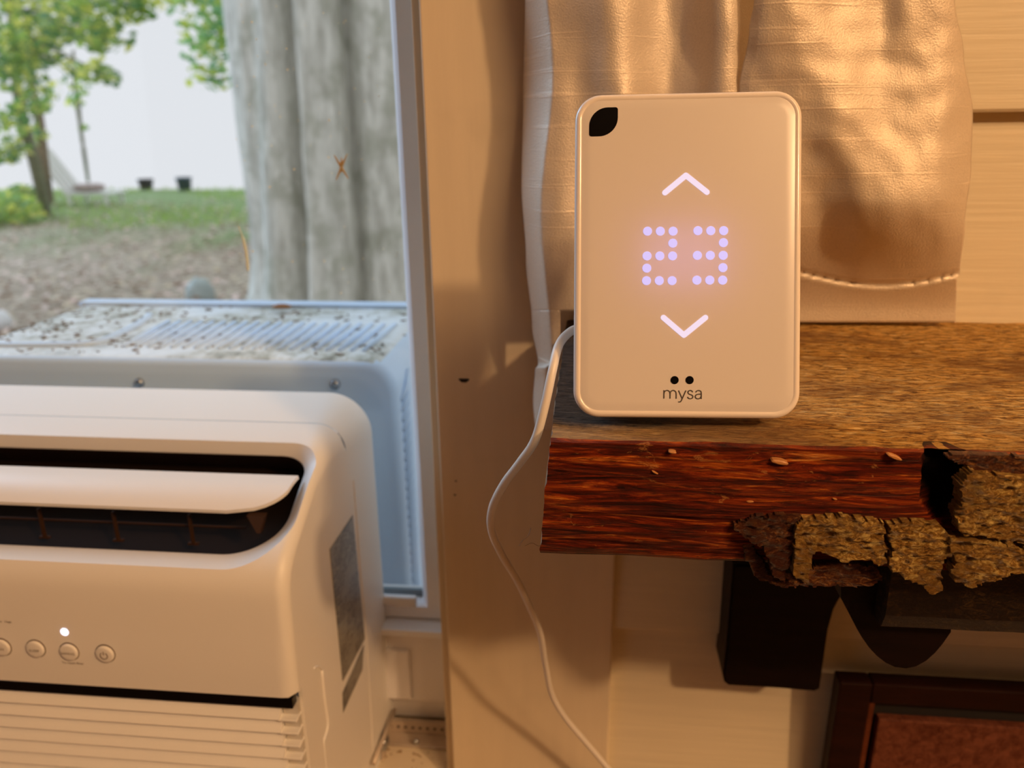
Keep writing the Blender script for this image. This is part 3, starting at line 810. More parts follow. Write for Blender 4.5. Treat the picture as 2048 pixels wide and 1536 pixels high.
for q, (px, py, l, a) in enumerate(((1345, 905, 12, .1), (1560, 925, 26, .15), (1500, 1003, 12, 0), (1790, 915, 22, .35), (1670, 998, 7, .2), (1605, 960, 7, 0), (1310, 945, 10, .5))):
    p = W(px, py, .2462); bm = bmesh.new(); s = l*.00011
    loft(bm, [[(p.x+k*s*math.cos(t)*1.0, p.y+dy, p.z+k*s*.28*math.sin(t)-a*k*s*math.cos(t)) for t in [-i*math.pi/5 for i in range(10)]] for k, dy in ((1, .004), (1, -.0001), (.6, -.0004))])
    obj('wood_flake', bm, M_flake, shelf)
# lower rail under the slab
p0 = W(1772, 1184, .284)
bm = bmesh.new(); N = 60; loops = []
for i in range(N+1):
    x = p0.x+(SX1-p0.x)*(i/N)**1.6; j = .0006*noise.noise(Vector((x*60, 1, 1)))
    zt, zb_ = ZB-.0005, CZ-.1985
    loops.append([(x, .420, zt), (x, .284+j, zt), (x, .2825+j, zt-.006), (x, .281+j, zb_+.008), (x, .2835+j, zb_+.001), (x, .290, zb_), (x, .42, zb_)])
loft(bm, loops); bmesh.ops.recalc_face_normals(bm, faces=bm.faces); obj('lower_rail', bm, bark_mat('dark_rail_wood', (.004, .001, .0005), (.015, .004, .0015), (.12, .06, .012)), shelf)

# bracket: wall block and curved nose joined by an arm
bra = empty('shelf_bracket', (.12, .40, CZ-.345), 'dark brown wooden corbel bracket with a scalloped front, under the live-edge shelf', 'bracket')
bm = bmesh.new()
A = [(1466, 1130), (1464, 1160), (1452, 1300), (1446, 1352), (1449, 1366), (1458, 1373), (1560, 1379), (1630, 1385), (1640, 1380), (1643, 1360), (1650, 1310), (1657, 1262), (1668, 1222), (1676, 1206), (1682, 1197), (1686, 1130)]
Yb = .405
pts = [W(a, b, Yb) for a, b in A]
prism(bm, [(p.x, p.z) for p in pts][::-1], Yb, YW-.006)
bmesh.ops.recalc_face_normals(bm, faces=bm.faces)
bmesh.ops.bevel(bm, geom=[e for e in bm.edges if abs(e.calc_face_angle(0)) > 1.2 and all(abs(v.co.y-Yb) < 1e-4 for v in e.verts)], offset=.0015, segments=2, affect='EDGES')
obj('wall_block', bm, M_darkwood, bra, smooth=True, angle=.6)
bm = bmesh.new()
Cc = [(1682, 1197), (1692, 1214), (1704, 1238), (1714, 1258), (1724, 1275), (1738, 1295), (1754, 1312), (1772, 1326), (1790, 1334), (1812, 1337), (1832, 1333), (1852, 1322), (1870, 1306), (1886, 1287), (1902, 1264), (1902, 1150), (1682, 1150)]
Yn = .292; prism(bm, [(W(a, b, Yn).x, W(a, b, Yn).z) for a, b in Cc][::-1], Yn, Yn+.03)
bmesh.ops.recalc_face_normals(bm, faces=bm.faces)
obj('curved_nose', bm, M_darkwood, bra, smooth=True, angle=.6)
xa, xb = W(1500, 1180, .4).x, W(1880, 1200, Yn+.01).x
obj('arm', B(xa+.004, xb, Yn+.028, Yb+.001, CZ-.185, ZB-.0005), M_darkwood, bra)

# panelled piece of furniture at the lower right
cab = empty('panelled_cabinet', (.33, .418, 0), 'dark mahogany framed panel with mottled red-brown leather inset, low at the right', 'furniture')
YC, YD = .412, .424
cx0 = W(1681, 1352, YC).x; cz1 = W(1900, 1352, YD).z; cx1 = cx0+.42
ix0 = W(1738, 1425, YC).x; iz1 = W(1900, 1418, YC).z
obj('stile', B(cx0, ix0, YC, YD, 0, cz1, .0015), M_frame, cab); obj('stile', B(cx1-(ix0-cx0), cx1, YC, YD, 0, cz1, .0015), M_frame, cab)
obj('top_rail', B(ix0, cx1-(ix0-cx0), YC+.0002, YD, iz1, cz1, .0012), M_frame, cab)
obj('bottom_rail', B(ix0, cx1-(ix0-cx0), YC+.0002, YD, .1, .16, .0015), M_frame, cab)
obj('moulding', B(ix0, ix0+.003, YC+.001, YD-.003, .16, iz1), M_frameedge, cab)
obj('recess', B(ix0, cx1-(ix0-cx0), YD-.003, YD-.0005, .16, iz1), M_dark, cab)
px0 = W(1756, 1445, YC+.003).x; pz1 = W(1900, 1444, YC+.004).z
o = obj('inset_panel', B(px0, cx1-(px0-cx0), YC+.0025, YD-.0032, .17, pz1, .001), M_leather, cab); o['label'] = 'mottled red-brown leather inset'

# ------------------------------------------------------------------ curtains
def edge_x(tab, y):
    for (y0, x0), (y1, x1) in zip(tab, tab[1:]):
        if y <= y1: t = max(0, (y-y0)/(y1-y0)); t = t*t*(3-2*t); return x0+(x1-x0)*t
    return tab[-1][1]
def curtain(name, left, right, y0, y1, depth, mat, label, nu=150, nv=170, seam=None):
    bm = bmesh.new(); V = []
    for j in range(nv+1):
        py = y0+(y1-y0)*j/nv; row = []
        for i in range(nu+1):
            u = i/nu; px = edge_x(left, py)*(1-u)+edge_x(right, py)*u
            Y = depth(px, py, u)
            p = W(px, py, Y); row.append(bm.verts.new(p))
        V.append(row)
    for j in range(nv):
        for i in range(nu): bm.faces.new((V[j][i], V[j+1][i], V[j+1][i+1], V[j][i+1]))
    o = obj(name, bm, mat, smooth=True); o.modifiers.new('s', 'SOLIDIFY').thickness = .0007
    setp(o, label, 'curtain', 'satin curtain panels'); return o
def g(x, c, s): return math.exp(-((x-c)/s)**2)
def dL(px, py, u):
    k = 1-.35*(py/860)
    y = .3945-.010*k*g(px, 1225+.05*py, 60)-.011*k*g(px, 1452, 50)+.005*g(px, 1340, 55)+.012*g(px, 1530, 34)-.006*g(px, 1120, 60)*g(py, 420, 200)
    y -= .0020*noise.noise(Vector((px*.010, py*.006, 2)))+.0012*noise.noise(Vector((px*.02, py*.012, 5)))
    c = 1080+12*math.sin(py*.011)-(12 if py > 730 else 0)
    e = max(0, (c+16-px)/46); y += .0235*max(0, math.sqrt(e*e+.04)-.2)
    if py > 690: y -= .0016*g(py, 735, 16)*g(px, 1080, 60)
    return min(y, .4262)
def dR(px, py, u):
    y = .3875
    y -= .010*g(px, 1570+.30*py, 120)*(1-.35*g(py, 560, 120))
    y += .010*g(px, 1612+.20*(py-250), 62)*g(py, 420, 190)
    y -= .006*g(px, 1835, 70)*g(py, 430, 220)
    y += .003*g(px, 1760, 40)*g(py, 60, 140)
    y -= .0022*noise.noise(Vector((px*.008, py*.005, 8)))+.0010*noise.noise(Vector((px*.02, py*.02, 15)))
    y += .014*max(0, (px-1870)/80)**2
    q_ = min(1, max(0, (py-400)/225)); q_ = q_*q_*(3-2*q_); y += (.4255-y)*q_*.9
    hem = 540+26*math.sin(math.pi*min(1, max(0, (px-1600)/330)))+4
    if abs(py-hem) < 7: y += .0026*(1-abs(py-hem)/7)
    if py > hem: y -= .0012
    y += .0010*max(0, 1-u*22)
    return min(y, .4275)
TL_ = [(-60, 1051), (0, 1050), (200, 1046), (370, 1043), (520, 1052), (650, 1064), (728, 1076), (740, 1070), (800, 1066), (880, 1072)]
curtain('curtain', TL_, [(-60, 1518), (0, 1516), (170, 1494), (300, 1446), (620, 1440)], -1000, 622, dL, M_satin, 'pale slub-weave satin curtain panel nearest the window, left of and behind the touch control', 150, 330)
bpy.data.objects['curtain'].data.name = 'curtain'
# the narrow lower tail of the left panel hanging past the shelf end
o1 = bpy.data.objects['curtain']
bm = bmesh.new(); V = []
for j in range(61):
    py = 620+(862-620)*j/60; row = []
    for i in range(31):
        u = i/30; l = edge_x(TL_, py); r = 1122 if py > 650 else 1130
        px = l*(1-u)+r*u; Y = dL(px, py, u); p = W(px, py, Y); row.append(bm.verts.new((min(p.x, SX0-.0025), Y, p.z)))
    V.append(row)
for j in range(60):
    for i in range(30): bm.faces.new((V[j][i], V[j+1][i], V[j+1][i+1], V[j][i+1]))
tail = obj('hanging_tail', bm, M_satin, o1, smooth=True); tail.modifiers.new('s', 'SOLIDIFY').thickness = .0007
curtain('curtain', [(-60, 1516), (0, 1508), (60, 1498), (180, 1478), (400, 1470), (646, 1470)],
        [(-60, 1900), (0, 1910), (110, 1928), (225, 1946), (330, 1943), (450, 1930), (548, 1920), (556, 1914), (646, 1911)], -1000, 645, dR, M_satin2,
        'broad cream satin curtain panel with stitched hem, behind and right of the touch control', 170, 330)

# ------------------------------------------------------------------ touch control
qv = Vector((-.3199, -.0107, .0245)); Rm = Matrix.Rotation(qv.length, 4, qv.normalized())
HH = .1164; WW = .080
ctr = Vector((.0339, .2796, -.0441+CZ))
base = ctr+(Rm@Vector((0, 0, -HH/2)))
dev = empty('thermostat', base, 'white rounded touch control showing 23 in lit dots, leaning on the wooden shelf', 'thermostat')
dev.rotation_euler = Rm.to_euler()
def dl(px, py):
    """measured place on the face -> local x, z"""
    ty = (py-(188+(178-188)*(px-1150)/456))/((833.8+(838.2-833.8)*(px-1147)/455)-(188+(178-188)*(px-1150)/456))
    lx = 1150.6+(1146.4-1150.6)*ty; rx = 1606+(1601-1606)*ty
    return ((px-lx)/(rx-lx)-.5)*WW, (1-ty)*HH
m, nt, b = new_mat('translucent_face'); b.inputs['Base Color'].default_value = (.80, .74, .70, 1); b.inputs['Roughness'].default_value = .28
tl = nn(nt, 'ShaderNodeBsdfTranslucent'); tl.inputs[0].default_value = (.9, .85, .85, 1); mx = nn(nt, 'ShaderNodeMixShader'); mx.inputs[0].default_value = .12
nt.links.new(b.outputs[0], mx.inputs[1]); nt.links.new(tl.outputs[0], mx.inputs[2]); nt.links.new(mx.outputs[0], nt.nodes['Material Output'].inputs[0]); M_face = m
M_rim = plain('clear_rim_plastic', (.86, .78, .72), .16, .6)
M_body = plain('device_back_plastic', (.55, .48, .42), .4)
def rl(ins, y, r=.0094, n=12): return [(x, y, z) for x, z in rrect(WW-2*ins, HH-2*ins, max(r-ins, .002), n, 0, HH/2)][::-1]
bm = bmesh.new()
loft(bm, [rl(.0, .0042), rl(0, .0016), rl(.0003, .0008), rl(.0010, .0002), rl(.0018, .0), rl(.0024, .00045)], close=(False, False))
loft(bm, [rl(.0, .0042), rl(.003, .0046)], close=(False, False))
bmesh.ops.recalc_face_normals(bm, faces=bm.faces)
obj('rim', bm, M_rim, dev, smooth=True, local=True, angle=.9)
bm = bmesh.new(); loft(bm, [rl(.0024, .00045), rl(.0030, .00035), rl(.0042, .00005), rl(.006, .0)], close=(False, True))
bmesh.ops.recalc_face_normals(bm, faces=bm.faces)
if sum((f.normal.y*f.calc_area() for f in bm.faces)) > 0:
    for f in bm.faces: f.normal_flip()
obj('face_panel', bm, M_face, dev, smooth=True, local=True, angle=.9)
bm = bmesh.new(); loft(bm, [rl(.003, .0046), rl(.0032, .012), rl(.0035, .0185), rl(.006, .021)], close=(False, True)); bmesh.ops.recalc_face_normals(bm, faces=bm.faces)
body = obj('back_shell', bm, M_body, dev, smooth=True, local=True, angle=.9)
M_led = emit('lilac_led', (.68, .56, 1.0), .95); M_led2 = emit('pink_white_led', (.92, .74, .90), .93)
def disc(c, r, y0, y1, n=20):
    bm = bmesh.new(); prism(bm, [(c[0]+r*math.cos(a), c[1]+r*math.sin(a)) for a in [k*2*math.pi/n for k in range(n)]][::-1], y0, y1); return bm
first = None
rows = [(462, (0, 1, 2), (0, 1, 2)), (486, (2,), (2,)), (511.5, (0, 1, 2), (0, 1, 2)), (536, (0,), (2,)), (561, (0, 1, 2), (0, 1, 2))]
for ri, (py, a, c) in enumerate(rows):
    for base_x, set_ in ((1297, a), (1398, c)):
        for k in set_:
            q = dl(base_x+25.7*k-.5*ri, py-(1.0 if base_x > 1300 else 0))
            if first is None: first = obj('led_dot', disc((0, 0), .00160, -.00012, .0004), M_led, dev, local=True); o = first
            else: o = first.copy(); COL.objects.link(o); o.parent = dev
            o.location = (q[0], 0, q[1])
def chevron(pts, r):
    bm = bmesh.new(); P = [Vector((dl(*p)[0], 0, dl(*p)[1])) for p in pts]
    # stroke outline with rounded ends
    a, b_, c = P; out = []
    def nrm(u, v): d = (v-u).normalized(); return Vector((-d.z, 0, d.x))
    n1, n2 = nrm(a, b_), nrm(b_, c); mi_ = (n1+n2).normalized(); k = r/mi_.dot(n1)
    side1 = [a+n1*r, b_+mi_*k, c+n2*r]; side2 = [c-n2*r, b_-mi_*k, a-n1*r]
    d2 = (c-b_).normalized(); d1 = (a-b_).normalized()
    end = [c+n2*r*math.cos(t)+d2*r*math.sin(t) for t in [math.pi*i/8 for i in range(1, 8)]]
    end2 = [a-n1*r*math.cos(t)+d1*r*math.sin(t) for t in [math.pi*i/8 for i in range(1, 8)]]
    # round the elbow
    bend = [b_+(n1*(1-i/5)+n2*(i/5)).normalized()*r for i in range(6)] if mi_.dot(d1+d2) < 0 else [b_+mi_*k]
    inner = [b_-mi_*k] if mi_.dot(d1+d2) < 0 else [b_-(n2*(1-i/5)+n1*(i/5)).normalized()*r for i in range(6)]
    poly = [side1[0]]+bend+[side1[2]]+end+[side2[0]]+inner+[side2[2]]+end2
    prism(bm, [(p.x, p.z) for p in poly], -.00012, .0004); bmesh.ops.recalc_face_normals(bm, faces=bm.faces)
    return obj('arrow', bm, M_led2, dev, local=True)
chevron([(1332, 385), (1374, 350.5), (1416, 384)], .00098)['label'] = 'lit upward arrow'
chevron([(1329, 635), (1370, 670), (1413, 635)], .00098)['label'] = 'lit downward arrow'
a = dl(1208, 243.5); q = rrect(.0102, .0103, [.0009, .0066, .0009, .0066], 10, a[0], a[1])
bm = bmesh.new(); prism(bm, q[::-1], -.00015, .0004); bmesh.ops.recalc_face_normals(bm, faces=bm.faces)
obj('sensor_window', bm, M_black, dev, local=True)['label'] = 'black leaf-shaped window'
for px in (1351.5, 1381.5):
    a = dl(px, 760); obj('sensor_lens', disc(a, .00145, -.00015, .0004), M_black, dev, local=True)
a = dl(1366.5, 788)
U_ = .00300; ox_, oz_ = dl(1330, 797)
STR = [[(0, 0), (0, 1)], [(0, .5), (.1, .85), (.38, .98), (.64, .85), (.72, .55), (.72, 0)], [(.72, .5), (.82, .85), (1.1, .98), (1.36, .85), (1.44, .55), (1.44, 0)],
       [(1.72, .98), (2.15, .0)], [(2.58, .98), (2.15, 0), (2.02, -.28), (1.88, -.39), (1.70, -.38)],
       [(3.38, .78), (3.28, .93), (3.08, .99), (2.88, .9), (2.83, .74), (2.93, .58), (3.12, .5), (3.32, .42), (3.41, .26), (3.34, .09), (3.12, 0), (2.9, .06), (2.78, .22)],
       [(3.74, .78), (3.86, .93), (4.08, .99), (4.30, .92), (4.38, .72), (4.38, 0)], [(4.38, .56), (4.1, .55), (3.82, .48), (3.68, .27), (3.80, .06), (4.02, 0), (4.26, .1), (4.38, .32)]]
bm = bmesh.new()
for st_ in STR:
    P_ = [Vector((ox_+u*U_, -.00012, oz_+v*U_)) for u, v in st_]
    if len(P_) > 2: P_ = smooth_path(P_, 4)
    tube(bm, P_, .00021, 6)
for v in bm.verts: v.co.y = -.00012+(v.co.y+.00012)*.3
obj('lettering', bm, M_ink, dev, local=True)
# LED board glow inside the case, diffused by the face
ld = bpy.data.lights.new('led_board', 'AREA'); ld.shape = 'RECTANGLE'; ld.size = .030; ld.size_y = .022; ld.energy = .0040; ld.color = (.45, .30, 1)
lo = bpy.data.objects.new('led_board', ld); COL.objects.link(lo); lo.parent = dev
a = dl(1372, 512); lo.location = (a[0], .0085, a[1]); lo.rotation_euler = (math.radians(-90), 0, 0)
obj('circuit_board', B(-.034, .034, .0105, .0115, .008, HH-.008), plain('board', (.5, .45, .5), .6), dev, local=True)
# small rear foot that carries the lean
bot = Rm.inverted()@Vector((0, 0, 1))
bm = bmesh.new(); box(bm, -.010, .010, .020, .024, .020, .060, .001); obj('rear_stand', bm, M_body, dev, local=True)

# ------------------------------------------------------------------ cable
pts = [W(1190, 650, .300), W(1165, 655, .292), W(1140, 664, .287), (W(1118, 690, .280)), W(1105, 740, .272), W(1090, 810, .268), W(1070, 880, .268), W(1040, 925, .272), W(1008, 968, .278),
       W(985, 1015, .286), W(983, 1060, .295), W(1004, 1110, .310), W(1034, 1160, .325), W(1060, 1215, .34), W(1080, 1265, .355), W(1091, 1330, .368), W(1104, 1390, .378), W(1130, 1435, .386), W(1166, 1478, .392), W(1215, 1536, .398), W(1262, 1596, .402), W(1300, 1660, .404)]
last = pts[-1]
pts += [Vector((last.x+.035, .402, last.z-.10)), Vector((last.x+.05, .40, .6)), Vector((last.x+.05, .40, .3)), Vector((last.x+.06, .38, .02))]
bm = bmesh.new(); tube(bm, smooth_path(pts, 10), .00172, 14)
o = obj('power_cable', bm, M_cable, smooth=True); setp(o, 'thin white cable hanging from the touch control down past the shelf end', 'cable')
for pl in (((1038, 1092), (1046, 1080), (1056, 1072), (1062, 1056)), ((1050, 1092), (1064, 1086), (1076, 1092), (1084, 1090))):
    bm = bmesh.new(); tube(bm, smooth_path([W(a, b_, .262+.002*k) for k, (a, b_) in enumerate(pl)], 4), .00010, 4)
    obj('wood_fibre', bm, M_endgrain, shelf)

# ------------------------------------------------------------------ outdoors
def ground_mat():
    m, nt, b = new_mat('leaf_litter_ground')
    f = ntex(nt, coords(nt), 14, 8, .75); f2 = ntex(nt, coords(nt, (1, .35, 1)), .9, 5, .6, .5)
    col = ramp(nt, f, [(.35, (.20, .15, .10)), (.5, (.48, .39, .29)), (.66, (.78, .66, .54))])
    gr = ramp(nt, ntex(nt, coords(nt), 22, 6, .7), [(.35, (.10, .17, .05)), (.6, (.34, .46, .18)), (.8, (.5, .6, .3))])
    tc = nn(nt, 'ShaderNodeTexCoord'); sp = nn(nt, 'ShaderNodeSeparateXYZ'); nt.links.new(tc.outputs['Object'], sp.inputs[0])
    a_ = nn(nt, 'ShaderNodeMath', operation='MULTIPLY_ADD'); nt.links.new(f2, a_.inputs[0]); a_.inputs[1].default_value = 14; nt.links.new(sp.outputs[1], a_.inputs[2])
    mr = nn(nt, 'ShaderNodeMapRange'); nt.links.new(a_.outputs[0], mr.inputs[0]); mr.inputs[1].default_value = 15.5; mr.inputs[2].default_value = 20.5
    col = mixc(nt, mr.outputs[0], col, gr); nt.links.new(col, b.inputs['Base Color']); b.inputs['Roughness'].default_value = .9
    bump(nt, b, f, .8, .03); return m
bm = bmesh.new(); V = []
xsg = [-40+2*i for i in range(41)]; ysg = [.75+i*1.1 for i in range(18)]+[21.5, 24, 30, 45, 80]
for y in ysg:
    row = []
    for x in xsg:
        z = .04*noise.noise(Vector((x*.4, y*.4, 0)))*(1 if y > 3 else 0)-.03
        if y > 19.6: z -= (y-19.6)*.16
        row.append(bm.verts.new((x, y, z)))
    V.append(row)
for j in range(len(ysg)-1):
    for i in range(len(xsg)-1): bm.faces.new((V[j][i], V[j][i+1], V[j+1][i+1], V[j+1][i]))
gd = obj('ground', bm, ground_mat(), smooth=True, org=(0, 0, 0)); gd['kind'] = 'structure'
def leafset(bm, pts, size, jitter=1):
    for p in pts:
        s = size*random.uniform(.6, 1.3); R = Matrix.Rotation(random.random()*6.28, 3, 'Z')@Matrix.Rotation(random.uniform(-1.3, 1.3)*jitter, 3, 'X')@Matrix.Rotation(random.uniform(-1, 1)*jitter, 3, 'Y')
        q = [R@Vector(v)*s+Vector(p) for v in ((-.5, 0, 0), (-.1, -.38, .04), (.55, 0, 0), (-.1, .38, .04))]
        vs = [bm.verts.new(v) for v in q]; f = bm.faces.new(vs); f.material_index = random.randrange(3)
def leafmat(name, c, tr=.45):
    m, nt, b = new_mat(name); b.inputs['Base Color'].default_value = (*c, 1); b.inputs['Roughness'].default_value = .5
    t = nn(nt, 'ShaderNodeBsdfTranslucent'); t.inputs[0].default_value = (min(1, c[0]*1.9), min(1, c[1]*1.7), c[2]*.6, 1); mx = nn(nt, 'ShaderNodeMixShader'); mx.inputs[0].default_value = tr
    nt.links.new(b.outputs[0], mx.inputs[1]); nt.links.new(t.outputs[0], mx.inputs[2]); nt.links.new(mx.outputs[0], nt.nodes['Material Output'].inputs[0]); return m
LG = [leafmat('green_leaf', (.28, .44, .16)), leafmat('yellow_green_leaf', (.80, .82, .30)), leafmat('deep_green_leaf', (.12, .28, .15))]
LB = [leafmat('blue_green_needle', (.20, .42, .36)), leafmat('soft_green_needle', (.30, .50, .34)), leafmat('lime_needle', (.50, .60, .22))]
LF = [plain('pinkish_dead_leaf', (.75, .57, .50), .8), plain('tan_dead_leaf', (.62, .52, .38), .8), plain('brown_dead_leaf', (.26, .16, .10), .8)]
bm = bmesh.new(); P = []
for i in range(5200):
    y = 4+random.random()**1.3*12; x = -y*random.uniform(.15, .95)
    P.append((x, y, .02+random.random()*.03-.01))
leafset(bm, P, .075, .35)
o = obj('fallen_leaves', bm, LF, gd); o['kind'] = 'stuff'; o['label'] = 'pinkish tan fallen leaves'
bm = bmesh.new()
for i in range(6000):
    y = random.uniform(9.5, 19.3); x = -y*random.uniform(.1, 1.0)
    if noise.noise(Vector((x*.35, y*.35, 4)))+(y-12)*.05 < .02: continue
    h = random.uniform(.05, .12); a = random.random()*3; d = Vector((math.cos(a), math.sin(a), 0))*.018; l = Vector((random.uniform(-.03, .03), 0, h))
    p = Vector((x, y, -.01)); vs = [bm.verts.new(q) for q in (p-d, p+d, p+l)]; bm.faces.new(vs)
o = obj('grass_tufts', bm, leafmat('grass_blade', (.30, .44, .16), .3), gd); o['kind'] = 'stuff'; o['label'] = 'short green grass'

# the big fluted trunk
def trunk_mat():
    m, nt, b = new_mat('grey_bark'); f = ntex(nt, coords(nt, (6, 6, 1.2)), 3, 7, .7, .3); f2 = ntex(nt, coords(nt), 5, 5, .65)
    col = ramp(nt, f, [(.3, (.34, .33, .28)), (.55, (.68, .68, .62)), (.75, (.85, .84, .78))])
    col = mixc(nt, ramp(nt, f2, [(.38, (.6, .6, .6)), (.5, (0, 0, 0))]), col, (.34, .35, .27))
    nt.links.new(col, b.inputs['Base Color']); b.inputs['Roughness'].default_value = .85; bump(nt, b, f, .7, .02); return m
tree = empty('big_tree', (-1.95, 5.3, -.03), 'broad grey tree with deeply fluted trunk standing just outside the window', 'tree')
bm = bmesh.new(); loops = []; NA = 160
xl0 = W(462, 400, 4.95).x; xr0 = W(905, 400, 4.95).x; cxt = (xl0+xr0)/2; rad = (xr0-xl0)/2
grooves = [(W(612, 500, 4.95).x, W(592, 0, 4.95).x, .30, .050), (W(748, 500, 4.95).x, W(716, 0, 4.95).x, .20, .05), (W(520, 500, 4.95).x, W(525, 0, 4.95).x, .03, .06)]
for j in range(61):
    z = -.05+j*.075
    fl_ = 1+.35*math.exp(-z/.25)
    ring = []
    for k in range(NA):
        a = 2*math.pi*k/NA; x = math.cos(a); y = math.sin(a)
        X = cxt+rad*x*fl_; t = (z-.3)/2.2
        r = 1.0
        for gx1, gx0, dp, wd in grooves:
            gx = gx1+(gx0-gx1)*min(max(t, -1), 2)
            if y < 0: r -= dp*math.exp(-((X-gx)/wd)**2)/(rad)*1.2
        r += .03*noise.noise(Vector((x*3, y*3, z*.8)))+.012*noise.noise(Vector((x*9, y*9, z*3)))
        ring.append((cxt+rad*x*r*fl_, 5.3+.62*y*r*fl_, z))
    loops.append(ring)
loft(bm, loops); bmesh.ops.recalc_face_normals(bm, faces=bm.faces)
obj('trunk', bm, trunk_mat(), tree, smooth=True)
bm = bmesh.new(); P = []
for i in range(2500):
    a = random.random()*6.28; r = 3.2*math.sqrt(random.random()); P.append((cxt+2.2+r*math.cos(a), 6.4+r*math.sin(a), 5.6+random.uniform(-.5, 1.5)))
leafset(bm, P, .16); o = obj('foliage', bm, LG, tree); o['kind'] = 'stuff'
bm = bmesh.new(); tube(bm, [Vector((cxt, 5.3, 4.3)), Vector((cxt+.8, 5.9, 5.0)), Vector((cxt+2, 6.3, 5.7))], [.5, .25, .1], 10); obj('limb', bm, trunk_mat(), tree, smooth=True)

# distant trees: trunks, branches and clustered crowns
M_trk = plain('mossy_trunk', (.24, .24, .15), .9, vary=.4); M_trk2 = plain('brown_trunk', (.30, .21, .14), .9, vary=.3)
def small_tree(name, path, r0, r1, blobs, mats, leaf, dens, label, tm=M_trk, br=True, cat='tree'):
    path = [Vector(p) for p in path]
    root = empty(name, (path[0].x, path[0].y, -.02), label, cat)
    bm = bmesh.new(); sp = smooth_path(path, 6); n = len(sp)-1
    tube(bm, sp, [r0+(r1-r0)*i/n for i in range(n+1)], 9); obj('trunk', bm, tm, root, smooth=True)
    P = []; bb = bmesh.new()
    for (c, r) in blobs:
        c = Vector(c)
        for i in range(int(dens*(r/.5)**2)):
            v = Vector((random.gauss(0, 1), random.gauss(0, 1), random.gauss(0, 1))).normalized()*r*random.random()**.45
            v.z *= .62
            P.append(c+v)
        near = min(sp, key=lambda q: (q-c).length)
        tube(bb, smooth_path([near, near.lerp(c, .5)+Vector((0, 0, .1*r)), c], 3), [max(.012, r1*.6)]*3+[.01]*4, 5)
    bm = bmesh.new(); leafset(bm, P, leaf); o = obj('foliage', bm, mats, root); o['kind'] = 'stuff'
    obj('branch', bb, tm, root); return root
def bl(px, py, Y, r): return (W(px, py, Y), r)
small_tree('maple_tree', [WZ(92, 430, -.02), W(70, 330, 11.6), W(40, 210, 11.2), W(25, 60, 11), W(15, -160, 11)], .10, .05,
    [bl(15, 90, 10.8, .55), bl(60, 60, 10.5, .5), bl(110, 50, 10.2, .5), bl(165, 30, 9.8, .5), bl(215, 65, 9.6, .34), bl(225, -5, 9.6, .5), bl(262, 15, 9.6, .28), bl(292, 8, 9.5, .2),
     bl(5, 140, 10.8, .4), bl(45, 165, 10.5, .33), bl(85, 110, 10.5, .3), bl(30, -20, 10.5, .6), bl(120, -40, 10, .5), bl(10, 245, 11, .45), bl(4, 310, 11, .3), bl(60, 215, 11, .3), bl(35, 120, 10.4, .4), bl(20, 300, 11, .3),
     bl(175, 132, 9.3, .22), bl(200, 150, 9.3, .24), bl(222, 158, 9.2, .14), bl(145, 140, 9.8, .18), bl(185, 85, 9.5, .2)],
    LG, .13, 165, 'leafy maple with mossy trunk at the far left edge of the yard')
small_tree('young_tree', [WZ(96, 404, -.02), W(88, 340, 14.6), W(78, 240, 14.4), W(62, 160, 14.2), W(52, 20, 14)], .12, .06,
    [bl(90, 185, 14, .40), bl(60, 270, 14.2, .35)],
    [LG[2], LG[0], LG[1]], .13, 90, 'leaning slim brown-trunked tree right of the mossy maple', M_trk2)
small_tree('sapling', [WZ(176, 362, -.02), W(170, 320, 16), W(160, 250, 16), W(150, 180, 16), W(146, 100, 16)], .045, .03,
    [bl(158, 170, 14.5, .3), bl(165, 255, 15.8, .14), bl(150, 200, 15, .25)], LG, .14, 70, 'thin bare-stemmed sapling with a few leaves behind the white chair')
small_tree('evergreen_tree', [(W(640, 500, 9.5).x, 9.5, -.02), (W(640, 400, 9.5).x, 9.5, 1.5), (W(600, 50, 9.5).x, 9.5, 3.5), (W(560, -200, 9.5).x, 9.5, 5)], .2, .12,
    [bl(425, 20, 8.5, .42), bl(418, 70, 8.5, .34), bl(425, 115, 8.5, .30), bl(418, 155, 8.5, .25), bl(445, 60, 8.5, .3), bl(460, -30, 8.7, .5), bl(385, -15, 8.5, .22), bl(350, -5, 8.5, .18)],
    LB, .11, 170, 'blue-green evergreen with a drooping bough, behind the left side of the broad grey trunk')
# bushes at the left
def bush(px, py, Y, r, label, mats):
    c = WZ(px, py, 0); root = empty('bush', (c.x, c.y, -.02), label, 'bush')
    P = []
    for i in range(int(900*r)):
        v = Vector((random.gauss(0, 1), random.gauss(0, 1), abs(random.gauss(0, 1)))).normalized()*r*random.random()**.4; P.append(c+v*Vector((1, 1, .8)).x if False else c+Vector((v.x, v.y, v.z*.85+.03)))
    bm = bmesh.new(); leafset(bm, P, .13); o = obj('foliage', bm, mats, root); o['kind'] = 'stuff'
    bm = bmesh.new()
    for k in range(6):
        a = k*1.05; tube(bm, [c, c+Vector((math.cos(a)*r*.5, math.sin(a)*r*.5, r*.6))], [.02, .008], 5)
    obj('stem', bm, M_trk2, root)
bush(12, 445, 0, .60, 'pale green bush at the left edge below the maple', [LG[1], LG[0], LB[1]])
bush(46, 400, 0, .36, 'darker shrub between the trunks and the white chair', [LG[0], LG[2], LG[1]])

